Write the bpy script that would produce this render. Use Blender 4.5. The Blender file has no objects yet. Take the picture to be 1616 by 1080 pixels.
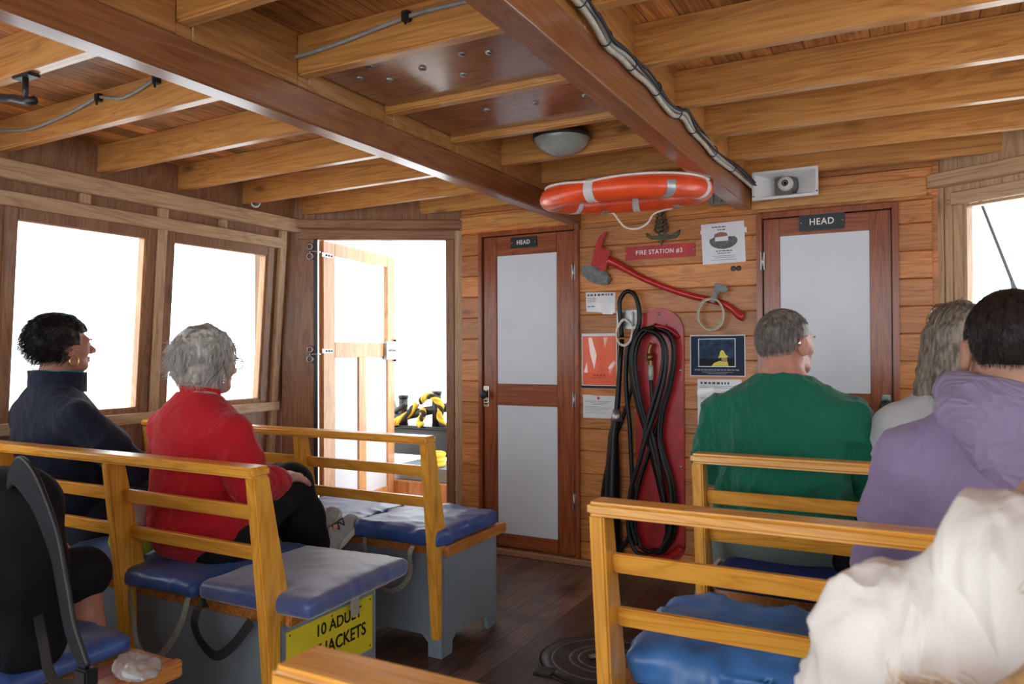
import bpy, bmesh, math, random
import numpy as np
from mathutils import Vector, Matrix, noise, Euler
random.seed(7); rng=np.random.default_rng(7)
SC=bpy.context.scene; COL=SC.collection
R=math.radians
# ---------------------------------------------------------------- camera
cam_d=bpy.data.cameras.new('camera'); cam=bpy.data.objects.new('camera',cam_d); COL.objects.link(cam); SC.camera=cam
cam_d.sensor_width=36; cam_d.lens=1186*36/1616; cam_d.clip_start=.02
yaw,pit,rol=R(28.24),R(.63),R(.24)
Fv=Vector((-math.sin(yaw)*math.cos(pit),math.cos(yaw)*math.cos(pit),math.sin(pit)))
R0=Vector((math.cos(yaw),math.sin(yaw),0)); U0=R0.cross(Fv)
Rv=R0*math.cos(rol)-U0*math.sin(rol); Uv=U0*math.cos(rol)+R0*math.sin(rol)
m=Matrix((Rv,Uv,-Fv)).transposed().to_4x4(); m.translation=Vector((0,0,1.23)); cam.matrix_world=m
cam_d.dof.use_dof=True; cam_d.dof.focus_distance=3.7; cam_d.dof.aperture_fstop=6.3
# ---------------------------------------------------------------- world: bright fog all round
w=bpy.data.worlds.new('foggy_sky'); SC.world=w; w.use_nodes=True
nt=w.node_tree; bgn=nt.nodes['Background']
bgn.inputs[0].default_value=(.93,.97,1.0,1); bgn.inputs[1].default_value=3.6
SC.view_settings.view_transform='Standard'; SC.view_settings.look='None'; SC.view_settings.gamma=1
SC.view_settings.exposure=0.12
SC.cycles.max_bounces=10; SC.cycles.diffuse_bounces=6; SC.cycles.glossy_bounces=4; SC.cycles.transparent_max_bounces=12
SC.cycles.use_denoising=True
SC.cycles.sample_clamp_indirect=8
# ---------------------------------------------------------------- materials
MATS={}
def newmat(name):
    m_=bpy.data.materials.new(name); m_.use_nodes=True; MATS[name]=m_
    return m_, m_.node_tree, m_.node_tree.nodes['Principled BSDF']
def N(nt,t,**k):
    n=nt.nodes.new(t)
    for a,b in k.items(): setattr(n,a,b)
    return n
def ramp(nt,stops):
    r=N(nt,'ShaderNodeValToRGB'); e=r.color_ramp.elements
    while len(e)<len(stops): e.new(.5)
    for i,(p,c) in enumerate(stops): e[i].position=p; e[i].color=(*c,1)
    return r
def mth(nt,op,a,b=None,c=None):
    n=N(nt,'ShaderNodeMath',operation=op)
    for i,v in enumerate((a,b,c)):
        if v is None: continue
        if isinstance(v,(int,float)): n.inputs[i].default_value=v
        else: nt.links.new(v,n.inputs[i])
    return n.outputs[0]
def wood(name,light,mid,dark,axis='X',rough=.35,planks=None,knots=.5,coat=.3,fine=1.0,var=.35,stretch=1.0,groove=True,blotch=0):
    """grain runs along axis; planks=(axis letter,width,offset) shades boards with dark seams between"""
    m_,nt,b=newmat(name); L=nt.links.new
    tc=N(nt,'ShaderNodeTexCoord'); sep=N(nt,'ShaderNodeSeparateXYZ'); L(tc.outputs['Object'],sep.inputs[0])
    oi=N(nt,'ShaderNodeObjectInfo'); ax='XYZ'.index(axis)
    comb=N(nt,'ShaderNodeCombineXYZ'); rnd=mth(nt,'MULTIPLY',oi.outputs['Random'],17.0)
    brd=None
    if planks:
        pa,pw,po=planks; q=mth(nt,'DIVIDE',mth(nt,'ADD',sep.outputs['XYZ'.index(pa)],po+50*pw),pw)
        fl=mth(nt,'FLOOR',q); fr=mth(nt,'FRACT',q)
        wn=N(nt,'ShaderNodeTexWhiteNoise',noise_dimensions='1D'); L(fl,wn.inputs['W']); brd=wn.outputs['Value']
        rnd=mth(nt,'ADD',rnd,mth(nt,'MULTIPLY',brd,31.0))
    for i in range(3):
        s=(1.1 if i==ax else 13.0)*stretch
        L(mth(nt,'ADD',mth(nt,'MULTIPLY',sep.outputs[i],s),rnd),comb.inputs[i])
    n1=N(nt,'ShaderNodeTexNoise'); n1.inputs['Scale'].default_value=1.0; n1.inputs['Detail'].default_value=3; n1.inputs['Distortion'].default_value=1.1
    L(comb.outputs[0],n1.inputs['Vector'])
    rings=mth(nt,'FRACT',mth(nt,'MULTIPLY',n1.outputs['Fac'],7.0))
    tri=mth(nt,'ABSOLUTE',mth(nt,'SUBTRACT',mth(nt,'MULTIPLY',rings,2),1))
    c2=N(nt,'ShaderNodeVectorMath',operation='MULTIPLY'); c2.inputs[1].default_value=tuple(2.0 if i==ax else 9.0 for i in range(3)); L(comb.outputs[0],c2.inputs[0])
    n2=N(nt,'ShaderNodeTexNoise'); n2.inputs['Scale'].default_value=1.0; n2.inputs['Detail'].default_value=4; L(c2.outputs[0],n2.inputs['Vector'])
    f=mth(nt,'ADD',mth(nt,'MULTIPLY',tri,.45),mth(nt,'MULTIPLY',n2.outputs['Fac'],.75*fine))
    rp=ramp(nt,[(.12,dark),(.45,mid),(.85,light)]); L(f,rp.inputs[0]); col=rp.outputs[0]
    # broad tone variation
    n3=N(nt,'ShaderNodeTexNoise'); n3.inputs['Scale'].default_value=2.2; n3.inputs['Detail'].default_value=2; L(tc.outputs['Object'],n3.inputs['Vector'])
    v=mth(nt,'ADD',mth(nt,'MULTIPLY',n3.outputs['Fac'],var*1.4),1-var*.7)
    if brd is not None: v=mth(nt,'MULTIPLY',v,mth(nt,'ADD',mth(nt,'MULTIPLY',brd,var),1-var*.5))
    if knots:
        kc=N(nt,'ShaderNodeVectorMath',operation='MULTIPLY'); kc.inputs[1].default_value=tuple(2.4 if i==ax else 6.5 for i in range(3)); L(tc.outputs['Object'],kc.inputs[0])
        ka=N(nt,'ShaderNodeVectorMath',operation='ADD'); L(kc.outputs[0],ka.inputs[0]); 
        cx=N(nt,'ShaderNodeCombineXYZ'); L(rnd,cx.inputs[0]); L(rnd,cx.inputs[1]); L(cx.outputs[0],ka.inputs[1])
        vo=N(nt,'ShaderNodeTexVoronoi'); vo.inputs['Scale'].default_value=1.0; L(ka.outputs[0],vo.inputs['Vector'])
        kr=ramp(nt,[(.05,(1-knots*.75,)*3),(.16,(1,1,1))]); L(vo.outputs['Distance'],kr.inputs[0])
        mk=N(nt,'ShaderNodeMix',data_type='RGBA',blend_type='MULTIPLY'); mk.inputs[0].default_value=1; L(col,mk.inputs[6]); L(kr.outputs[0],mk.inputs[7]); col=mk.outputs[2]
    if blotch:
        nb=N(nt,'ShaderNodeTexNoise'); nb.inputs['Scale'].default_value=6; nb.inputs['Detail'].default_value=5; L(tc.outputs['Object'],nb.inputs['Vector'])
        br=ramp(nt,[(.33,(1-blotch,)*3),(.5,(1,1,1))]); L(nb.outputs['Fac'],br.inputs[0])
        mk=N(nt,'ShaderNodeMix',data_type='RGBA',blend_type='MULTIPLY'); mk.inputs[0].default_value=1; L(col,mk.inputs[6]); L(br.outputs[0],mk.inputs[7]); col=mk.outputs[2]
    mx=N(nt,'ShaderNodeVectorMath',operation='SCALE'); L(col,mx.inputs[0]); L(v,mx.inputs['Scale']); col=mx.outputs[0]
    if planks and groove:
        e=mth(nt,'MINIMUM',fr,mth(nt,'SUBTRACT',1.0,fr)); g=mth(nt,'GREATER_THAN',e,.016)
        g=mth(nt,'ADD',mth(nt,'MULTIPLY',g,.85),.15)
        mx=N(nt,'ShaderNodeVectorMath',operation='SCALE'); L(col,mx.inputs[0]); L(g,mx.inputs['Scale']); col=mx.outputs[0]
    L(col,b.inputs['Base Color'])
    b.inputs['Roughness'].default_value=rough; b.inputs['Coat Weight'].default_value=coat; b.inputs['Coat Roughness'].default_value=.16
    bp=N(nt,'ShaderNodeBump'); bp.inputs['Strength'].default_value=.12; bp.inputs['Distance'].default_value=.004; L(n2.outputs['Fac'],bp.inputs['Height']); L(bp.outputs[0],b.inputs['Normal'])
    return m_
def plain(name,col,rough=.5,metal=0,coat=0,mottle=.0,scale=8,bump=0,bscale=60,sheen=0,spec=.5,dark=None):
    m_,nt,b=newmat(name); L=nt.links.new
    b.inputs['Base Color'].default_value=(*col,1); b.inputs['Roughness'].default_value=rough; b.inputs['Metallic'].default_value=metal
    b.inputs['Coat Weight'].default_value=coat; b.inputs['Specular IOR Level'].default_value=spec
    if sheen: b.inputs['Sheen Weight'].default_value=sheen
    tc=N(nt,'ShaderNodeTexCoord')
    if mottle:
        n=N(nt,'ShaderNodeTexNoise'); n.inputs['Scale'].default_value=scale; n.inputs['Detail'].default_value=5; L(tc.outputs['Object'],n.inputs['Vector'])
        d=dark or tuple(c*(1-mottle) for c in col)
        r=ramp(nt,[(.3,d),(.7,tuple(min(1,c*(1+mottle*.5)) for c in col))]); L(n.outputs['Fac'],r.inputs[0]); L(r.outputs[0],b.inputs['Base Color'])
    if bump:
        n=N(nt,'ShaderNodeTexNoise'); n.inputs['Scale'].default_value=bscale; n.inputs['Detail'].default_value=4; L(tc.outputs['Object'],n.inputs['Vector'])
        bp=N(nt,'ShaderNodeBump'); bp.inputs['Strength'].default_value=bump; bp.inputs['Distance'].default_value=.01; L(n.outputs['Fac'],bp.inputs['Height']); L(bp.outputs[0],b.inputs['Normal'])
    return m_
M_pine=wood('pine_wall',(.64,.265,.070),(.50,.18,.042),(.26,.075,.018),'X',.42,('Z',.13,0),.7,.12,var=.4,groove=False,stretch=1.25,fine=.9)
M_joist=wood('joist_fir',(.62,.31,.09),(.50,.22,.058),(.27,.10,.025),'X',.36,None,.8,.35,var=.35)
M_joistY=wood('joist_blocking',(.48,.22,.07),(.36,.15,.042),(.20,.07,.02),'Y',.36,None,.5,.3,var=.3)
M_girder=wood('girder_fir',(.32,.125,.048),(.245,.085,.032),(.13,.04,.015),'Y',.3,None,.55,.4,var=.25)
M_plankc=wood('ceiling_planks',(.66,.31,.095),(.47,.18,.047),(.16,.05,.018),'Y',.55,('X',.098,.02),.9,.06,var=.75,blotch=.45)
M_panelc=wood('ceiling_panel',(.30,.12,.05),(.235,.085,.034),(.16,.05,.02),'X',.22,None,0,.6,var=.2)
M_wallY=wood('wall_fir',(.60,.41,.25),(.49,.31,.17),(.25,.12,.055),'Y',.5,None,.6,.1,var=.3)
M_wallZ=wood('wall_fir_upright',(.58,.39,.235),(.47,.29,.155),(.24,.115,.05),'Z',.5,None,.6,.1,var=.3)
M_wallX=wood('wall_fir_across',(.60,.41,.25),(.49,.31,.17),(.25,.12,.055),'X',.5,None,.6,.1,var=.3)
M_brownX=wood('brown_frame_across',(.35,.175,.085),(.26,.115,.052),(.14,.055,.025),'X',.45,None,.4,.15,var=.3)
M_brownY=wood('brown_frame',(.35,.175,.085),(.26,.115,.052),(.14,.055,.025),'Y',.45,None,.4,.15,var=.3)
M_brownZ=wood('brown_frame_upright',(.33,.165,.08),(.24,.11,.05),(.13,.052,.024),'Z',.45,None,.5,.15,var=.35)
M_maho=wood('mahogany',(.33,.088,.026),(.23,.050,.014),(.10,.020,.007),'Z',.28,None,.0,.25,var=.35)
M_mahoX=wood('mahogany_rail',(.33,.088,.026),(.23,.050,.014),(.10,.020,.007),'X',.28,None,.0,.25,var=.35)
M_bench=wood('yellow_varnish_rail',(.86,.43,.065),(.80,.375,.050),(.62,.26,.03),'X',.27,None,.35,.22,fine=.55,var=.2)
M_benchZ=wood('yellow_varnish_post',(.86,.43,.065),(.80,.375,.050),(.62,.26,.03),'Z',.27,None,.35,.22,fine=.55,var=.2)
M_board=wood('orange_varnish_board',(.60,.25,.065),(.46,.16,.038),(.24,.07,.018),'Y',.26,None,.4,.5,var=.35)
M_floor=wood('deck_planks',(.17,.10,.072),(.105,.055,.038),(.045,.022,.016),'Y',.36,('X',.118,.03),.2,.12,var=.95,blotch=.5)
M_leafd=wood('outer_door_wood',(.66,.37,.16),(.50,.235,.085),(.27,.11,.04),'Z',.35,None,.2,.3,var=.35)
M_grey=plain('grey_paint',(.235,.285,.33),.45,mottle=.18,scale=4,bump=.05)
M_white=plain('white_panel',(.68,.73,.80),.38,mottle=.06,scale=3,coat=.1)
M_whitep=plain('white_plastic',(.70,.70,.70),.35)
M_paper=plain('paper',(.74,.77,.82),.3,mottle=.06,coat=.3)
M_ink=plain('ink',(.10,.10,.12),.6)
M_redp=plain('red_paint',(.46,.014,.018),.32,coat=.15,mottle=.35,scale=12)
M_axer=plain('axe_red',(.48,.02,.022),.25,coat=.5,mottle=.25,scale=25)
M_orange=plain('orange_paper',(.95,.13,.035),.35,coat=.15,mottle=.12,scale=14)
M_black=plain('black_rubber',(.007,.007,.008),.36,spec=.3)
M_blackp=plain('black_plate',(.012,.022,.028),.3)
M_steel=plain('galvanised_steel',(.42,.43,.43),.38,metal=.9,mottle=.35,scale=40)
M_chrome=plain('chrome',(.75,.75,.75),.15,metal=1)
M_bronze=plain('bronze_patina',(.105,.10,.062),.5,metal=.6,mottle=.5,scale=60)
M_axeg=plain('axe_sheath_metal',(.16,.165,.17),.45,metal=.5,mottle=.4,scale=50)
M_buoy=plain('lifebuoy_orange',(.86,.085,.020),.33,coat=.15,mottle=.22,scale=10)
M_tape=plain('white_band',(.70,.66,.66),.5,mottle=.15)
M_silver=plain('reflective_tape',(.42,.44,.46),.3,metal=.4)
M_rope=plain('white_rope',(.78,.74,.66),.7,bump=.4,bscale=200)
M_ropey=plain('rope_beige',(.50,.49,.38),.7,bump=.4,bscale=200)
M_blue=plain('blue_vinyl',(.040,.095,.31),.36,mottle=.25,scale=5,bump=.10,bscale=18,sheen=.08)
M_blueg=plain('sheen_lit_blue_vinyl',(.060,.095,.27),.36,mottle=.2,scale=5,bump=.06,bscale=18,sheen=.6)  # greyed copy of the blue vinyl; tint and sheen stand in for light
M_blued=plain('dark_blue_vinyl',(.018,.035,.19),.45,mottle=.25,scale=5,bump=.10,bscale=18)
M_blueb=plain('bright_blue_tarp',(.06,.22,.58),.33,mottle=.3,scale=7,bump=.18,bscale=16)
M_webb=plain('grey_webbing',(.42,.42,.38),.8,mottle=.25,scale=70)
M_webk=plain('black_webbing',(.02,.02,.02),.7)
M_tapeg=plain('beige_tape',(.42,.38,.32),.6,mottle=.25,scale=30)
M_yellow=plain('yellow_sign',(.80,.66,.035),.35,mottle=.06,scale=20)
M_inkb=plain('sign_black',(.015,.015,.012),.4)
M_letw=plain('letter_white',(.85,.83,.78),.4)
M_lamp=plain('opal_glass',(.40,.46,.42),.25,coat=.4,mottle=.15,scale=18)
M_frost=plain('horn_white',(.82,.83,.85),.4,mottle=.08,scale=10)
M_horng=plain('horn_grey',(.13,.13,.13),.5)  # dark grey for the loudspeaker's inner bell and mount
M_dark=plain('dark_metal',(.03,.032,.035),.4,metal=.3)
M_navyposter=plain('poster_navy',(.012,.030,.068),.5,spec=.2)
M_brass=plain('brass_fitting',(.30,.16,.07),.35,metal=.8,mottle=.4,scale=80)
M_iron=plain('cast_iron_hatch',(.055,.055,.055),.42,metal=.5,mottle=.5,scale=30)
M_scuff=plain('worn_iron',(.17,.17,.165),.5,metal=.4,mottle=.4,scale=40)
def glass():
    m_=bpy.data.materials.new('window_glass'); m_.use_nodes=True; nt=m_.node_tree; nt.nodes.clear(); L=nt.links.new
    o=N(nt,'ShaderNodeOutputMaterial'); mx=N(nt,'ShaderNodeMixShader'); t=N(nt,'ShaderNodeBsdfTransparent'); g=N(nt,'ShaderNodeBsdfGlossy'); g.inputs['Roughness'].default_value=.02
    t.inputs[0].default_value=(.96,.98,.98,1)
    lw=N(nt,'ShaderNodeLayerWeight'); lw.inputs[0].default_value=.08; L(mth(nt,'MULTIPLY',lw.outputs['Fresnel'],.35),mx.inputs[0]); L(t.outputs[0],mx.inputs[1]); L(g.outputs[0],mx.inputs[2]); L(mx.outputs[0],o.inputs[0])
    return m_
M_glass=glass()
# ---------------------------------------------------------------- mesh helpers
class Frame:
    """local axes: point(u,v,n)=o+u*U+v*V+n*W"""
    def __init__(s,o,U,V,W): s.o=Vector(o); s.U=Vector(U); s.V=Vector(V); s.W=Vector(W)
    def __call__(s,u,v,n): return s.o+s.U*u+s.V*v+s.W*n
ID=Frame((0,0,0),(1,0,0),(0,1,0),(0,0,1))
class MB:
    def __init__(s,fr=ID): s.v=[]; s.f=[]; s.fr=fr; s.sm=[]
    def add(s,vs,fs,smooth=False):
        b=len(s.v); s.v+=[Vector(p) for p in vs]; s.f+=[tuple(b+i for i in f) for f in fs]; s.sm+=[smooth]*len(fs); return s
    def box(s,a,b,top=None):
        """box from corner a to corner b in the frame; optional chamfer-free"""
        x0,x1=sorted((a[0],b[0])); y0,y1=sorted((a[1],b[1])); z0,z1=sorted((a[2],b[2]))
        P=[s.fr(x,y,z) for z in (z0,z1) for x,y in ((x0,y0),(x1,y0),(x1,y1),(x0,y1))]
        F_=[(3,2,1,0),(4,5,6,7),(0,1,5,4),(1,2,6,5),(2,3,7,6),(3,0,4,7)]
        if s.fr.U.cross(s.fr.V).dot(s.fr.W)<0: F_=[f[::-1] for f in F_]
        return s.add(P,F_)
    def bar(s,p,q,w,h,up=(0,0,1)):
        """rectangular bar from p to q, w wide sideways, h along up"""
        p,q=Vector(p),Vector(q); d=(q-p).normalized(); up=Vector(up); sd=d.cross(up).normalized(); up=sd.cross(d)
        P=[c+sd*(a*w/2)+up*(b*h/2) for c in (p,q) for a,b in ((-1,-1),(1,-1),(1,1),(-1,1))]
        return s.add(P,[(0,1,2,3),(7,6,5,4),(4,5,1,0),(5,6,2,1),(6,7,3,2),(7,4,0,3)])
    def prism(s,poly,h0,h1,fr=None,smooth=False):
        fr=fr or s.fr; n=len(poly)
        P=[fr(x,y,h0) for x,y in poly]+[fr(x,y,h1) for x,y in poly]
        F_=[tuple(range(n))[::-1],tuple(range(n,2*n))]+[(i,(i+1)%n,n+(i+1)%n,n+i) for i in range(n)]
        return s.add(P,F_,smooth)
    def tube(s,pts,r,n=8,cap=True,smooth=True,closed=False,flat=1.0,up=None):
        pts=[Vector(p) for p in pts]; m_=len(pts); rr=r if isinstance(r,(list,tuple)) else [r]*m_
        P=[]; ref=None
        for i,p in enumerate(pts):
            a=pts[(i-1)%m_] if (i>0 or closed) else p; b=pts[(i+1)%m_] if (i<m_-1 or closed) else p
            d=(b-a).normalized()
            if ref is None:
                ref=Vector(up) if up else (Vector((0,0,1)) if abs(d.z)<.9 else Vector((1,0,0)))
            sd=d.cross(ref).normalized(); u=sd.cross(d).normalized()
            if not up: ref=u
            for k in range(n):
                t=2*math.pi*k/n; P.append(p+(sd*math.cos(t)+u*math.sin(t)*flat)*rr[i])
        F_=[]
        for i in range(m_-(0 if closed else 1)):
            j=(i+1)%m_
            for k in range(n): F_.append((i*n+k,i*n+(k+1)%n,j*n+(k+1)%n,j*n+k))
        if cap and not closed: F_+= [tuple(range(n))[::-1],tuple(range((m_-1)*n,m_*n))]
        return s.add(P,F_,smooth)
    def lathe(s,prof,o,A=(0,0,1),n=24,smooth=True,sx=1,sy=1,ref=None):
        A=Vector(A).normalized(); ref=Vector(ref) if ref else (Vector((1,0,0)) if abs(A.x)<.9 else Vector((0,1,0))); U=(ref-A*ref.dot(A)).normalized(); V=A.cross(U); o=Vector(o)
        P=[o+A*h+(U*math.cos(2*math.pi*k/n)*sx+V*math.sin(2*math.pi*k/n)*sy)*r for r,h in prof for k in range(n)]
        F_=[(i*n+k,i*n+(k+1)%n,(i+1)*n+(k+1)%n,(i+1)*n+k) for i in range(len(prof)-1) for k in range(n)]
        if prof[0][0]>1e-5: F_.append(tuple(range(n))[::-1])
        if prof[-1][0]>1e-5: F_.append(tuple(range((len(prof)-1)*n,len(prof)*n)))
        return s.add(P,F_,smooth)
    def ell(s,c,r,n=14,rot=None):
        c=Vector(c); P=[]; F_=[]; m_=n//2
        for i in range(m_+1):
            for k in range(n):
                t=math.pi*i/m_; a=2*math.pi*k/n; q=Vector((r[0]*math.sin(t)*math.cos(a),r[1]*math.sin(t)*math.sin(a),r[2]*math.cos(t)))
                if rot: q=rot@q
                P.append(c+q)
        for i in range(m_):
            for k in range(n): F_.append((i*n+k,(i+1)*n+k,(i+1)*n+(k+1)%n,i*n+(k+1)%n))
        return s.add(P,F_,True)
    def build(s,name,mat,parent=None,bevel=0,seg=2,org=None,kind=None,label=None,weld=False):
        me=bpy.data.meshes.new(name); org=Vector(org) if org is not None else Vector((0,0,0))
        if parent is not None and org.length==0: org=parent_origin(parent)
        me.from_pydata([tuple(p-org) for p in s.v],[],s.f); me.materials.append(mat)
        for p,b in zip(me.polygons,s.sm): p.use_smooth=b
        bm=bmesh.new(); bm.from_mesh(me)
        if weld: bmesh.ops.remove_doubles(bm,verts=bm.verts,dist=1e-5)
        bmesh.ops.dissolve_degenerate(bm,dist=1e-6,edges=bm.edges)
        bmesh.ops.recalc_face_normals(bm,faces=bm.faces)
        if bevel:
            es=[e for e in bm.edges if len(e.link_faces)==2 and e.calc_face_angle(0)>R(35)]
            try: bmesh.ops.bevel(bm,geom=es,offset=bevel,segments=seg,affect='EDGES',clamp_overlap=True)
            except Exception: pass
            for f in bm.faces: f.smooth=True
        bm.to_mesh(me); bm.free()
        if bevel:
            try: me.set_sharp_from_angle(angle=R(40))
            except Exception: pass
        o=bpy.data.objects.new(name,me); COL.objects.link(o)
        if parent is not None: o.parent=parent; 
        else: o.location=org
        if kind: o['kind']=kind
        if label: o['label']=label
        return o
ORG={}
def parent_origin(p):
    return ORG.get(p.name,Vector((0,0,0)))
def thing(name,label,cat,loc,group=None,kind=None):
    o=bpy.data.objects.new(name,None); COL.objects.link(o); o.location=loc; o.empty_display_size=.1
    ORG[o.name]=Vector(loc)
    if kind: o['kind']=kind
    if label: o['label']=label
    if cat: o['category']=cat
    if group: o['group']=group
    return o
def tag(o,label,cat,group=None):
    o['label']=label; o['category']=cat
    if group: o['group']=group
    return o
def part_of(mb,name,mat,parent,bevel=0,seg=2,label=None,weld=False):
    """a part: its mesh is kept in the coordinates of the thing at the top, sub-parts included"""
    top=parent
    while top.parent is not None: top=top.parent
    o=mb.build(name,mat,None,bevel,seg,org=ORG.get(top.name,Vector(top.location)),label=label,weld=weld)
    o.location=(0,0,0); o.parent=parent
    return o
def one(mb,name,mat,label,cat,org,bevel=0,group=None,seg=2):
    o=mb.build(name,mat,None,bevel,seg,org=org); ORG[o.name]=Vector(org); tag(o,label,cat,group); return o
def dup(o,delta,label=None):
    def cp(a,par):
        c=a.copy(); COL.objects.link(c); c.parent=par
        for ch in a.children: cp(ch,c)
        return c
    kids=list(o.children); c=o.copy(); COL.objects.link(c); c.location=o.location+Vector(delta)
    for ch in kids: cp(ch,c)
    ORG[c.name]=Vector(c.location)
    if label: c['label']=label
    return c
def text_mb(body,size,fr,c,depth=.0015,sx=1.0,bold=0,align='CENTER',space=1.0):
    """writing laid in the plane of frame fr, centred on c=(u,v)"""
    cu=bpy.data.curves.new('t','FONT'); cu.body=body; cu.size=size; cu.align_x=align; cu.align_y='CENTER'; cu.extrude=depth; cu.offset=bold; cu.space_character=space; cu.resolution_u=4
    o=bpy.data.objects.new('t',cu); COL.objects.link(o); dg=bpy.context.evaluated_depsgraph_get(); dg.update()
    me=bpy.data.meshes.new_from_object(o.evaluated_get(dg)); mb=MB()
    mb.add([fr(c[0]+v.co.x*sx,c[1]+v.co.y,depth+v.co.z+(c[2] if len(c)>2 else 0)) for v in me.vertices],[tuple(p.vertices) for p in me.polygons])
    bpy.data.objects.remove(o); bpy.data.meshes.remove(me); return mb
def spline(pts,n=8,closed=False):
    pts=[Vector(p) for p in pts]; out=[]; m_=len(pts)
    rngs=range(m_ if closed else m_-1)
    for i in rngs:
        p0=pts[(i-1)%m_] if (i>0 or closed) else pts[0]; p1=pts[i]; p2=pts[(i+1)%m_]; p3=pts[(i+2)%m_] if (i<m_-2 or closed) else pts[-1]
        for k in range(n):
            t=k/n; out.append(.5*((2*p1)+(p2-p0)*t+(2*p0-5*p1+4*p2-p3)*t*t+(3*p1-p0-3*p2+p3)*t**3))
    if not closed: out.append(pts[-1])
    return out
# ================================================================ THE CABIN
YB=4.0; XC=-1.2
def S(mb,name,mat,bevel=0,label=None,org=(0,0,0)):
    fr=mb.fr
    if fr in TURNED:        # timbers of the angled corners keep their own axes, so the grain runs along them
        mb.v=[Vector(((p-fr.o).dot(fr.U),(p-fr.o).dot(fr.V),(p-fr.o).dot(fr.W))) for p in mb.v]
        o=mb.build(name,mat,None,bevel,1,kind='structure',label=label)
        mw=Matrix((fr.U,fr.V,fr.W)).transposed().to_4x4(); mw.translation=fr.o
        if mw.to_3x3().determinant()<0:
            for v in o.data.vertices: v.co.z*=-1
            o.data.flip_normals(); mw=Matrix((fr.U,fr.V,-fr.W)).transposed().to_4x4(); mw.translation=fr.o
        o.matrix_world=mw; return o
    return mb.build(name,mat,None,bevel,1,org=org,kind='structure',label=label)
TURNED=[]
# hull outline on the floor (x half width 2.26 about XC)
def camber(x): return 2.097-.004*(x-XC)**2
out=[(-3.60,-2.2),(1.20,-2.2),(1.20,3.50),(.30,4.10),(-2.70,4.10),(-3.60,3.50)]
S(MB().prism(out[::-1] if False else out,-.08,0),'floor',M_floor)
# planked roof, cambered sheet with thickness
mb=MB(); xs=[-3.75+i*(5.1/16) for i in range(17)]
P=[];F_=[]
for j,(y,dz) in enumerate(((-2.2,.128),(4.25,.128),(4.25,.18),(-2.2,.18))):
    for x in xs: P.append((x,y,camber(x)+dz))
n=len(xs)
for j in range(4):
    k=(j+1)%4
    for i in range(n-1): F_.append((j*n+i,j*n+i+1,k*n+i+1,k*n+i))
F_+= [tuple(j*n for j in range(4)),tuple(j*n+n-1 for j in range(4))]
mb.add(P,F_); S(mb,'ceiling',M_plankc)
# joists: each a cambered timber between wall and wall, cut at the girders
def joist(y,x0,x1,nm='trim_1'):
    mb=MB(); k=max(2,int((x1-x0)/.25)); P=[];F_=[]
    for i in range(k+1):
        x=x0+(x1-x0)*i/k; z=camber(x)
        for (yy,zz) in ((y-.047,z),(y,z),(y,z+.132),(y-.047,z+.132)): P.append((x,yy,zz))
    for i in range(k):
        for a in range(4): F_.append((i*4+a,i*4+(a+1)%4,i*4+4+(a+1)%4,i*4+4+a))
    F_+=[(3,2,1,0),(k*4,k*4+1,k*4+2,k*4+3)]
    mb.add(P,F_); o=mb.build(nm,M_joist,None,.006,2,org=((x0+x1)/2,y,2.13),kind='structure'); return o
jy=[-1.66,-1.23,-.80,-.37,.06,.50,.93,1.36,1.80,2.24,2.68,3.11,3.54]
tn=[0]
def trim():
    tn[0]+=1; return 'trim_%d'%tn[0]
for y in jy:
    joist(y,-3.46,-1.73,trim()); joist(y+.0,-1.73,-.785,trim()); joist(y-.001,-.785,1.06,trim())
joist(3.93,-2.75,.40,trim())
# girders along the boat, with a shadow gap and blocking above
for (x0,x1) in ((-1.765,-1.69),(-.825,-.74)):
    mb=MB().box((x0,-2.2,1.955),(x1,3.995,2.06)); S(mb,trim(),M_girder,.007)
    mb=MB()
    ys=[-2.2]+jy+[3.99]
    for a,b in zip(ys[:-1],ys[1:]):
        mb.box((x0+.008,a+.002,2.062),(x1-.008,b-.049,2.228)).box((x0+.010,b-.049,2.062),(x1-.010,b+.002,2.096))
    S(mb,trim(),M_joistY,.003)
# thin bead along the right girder's lower edge
S(MB().box((-.752,-2.2,1.949),(-.738,3.995,1.963)),trim(),M_girder,.003)
# varnished panels with bolt heads fitted in bays of the middle section
for (a,b,bolts) in ((1.805,2.19,[(-1.66,2.00),(-1.58,2.06),(-1.42,2.03),(-1.33,2.14),(-1.56,1.93),(-1.24,1.99),(-1.16,2.02)]),(2.245,2.63,[(-1.45,2.50),(-1.25,2.52),(-1.05,2.53)])):
    t=thing(trim(),'varnished panel let in between two ceiling joists, with bolts',None,(-1.25,(a+b)/2,2.2),kind='structure')
    part_of(MB().box((-1.685,a,2.118),(-.83,b,2.20)),'panel',M_panelc,t,.003)
    for bx,by in bolts:
        part_of(MB().lathe([(0,-.006),(.008,-.005),(.012,-.002),(.013,.0),(.013,.004)],(bx*.956,by*.956,2.116),(0,0,1),12),'bolt_head',M_steel,t)
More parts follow.
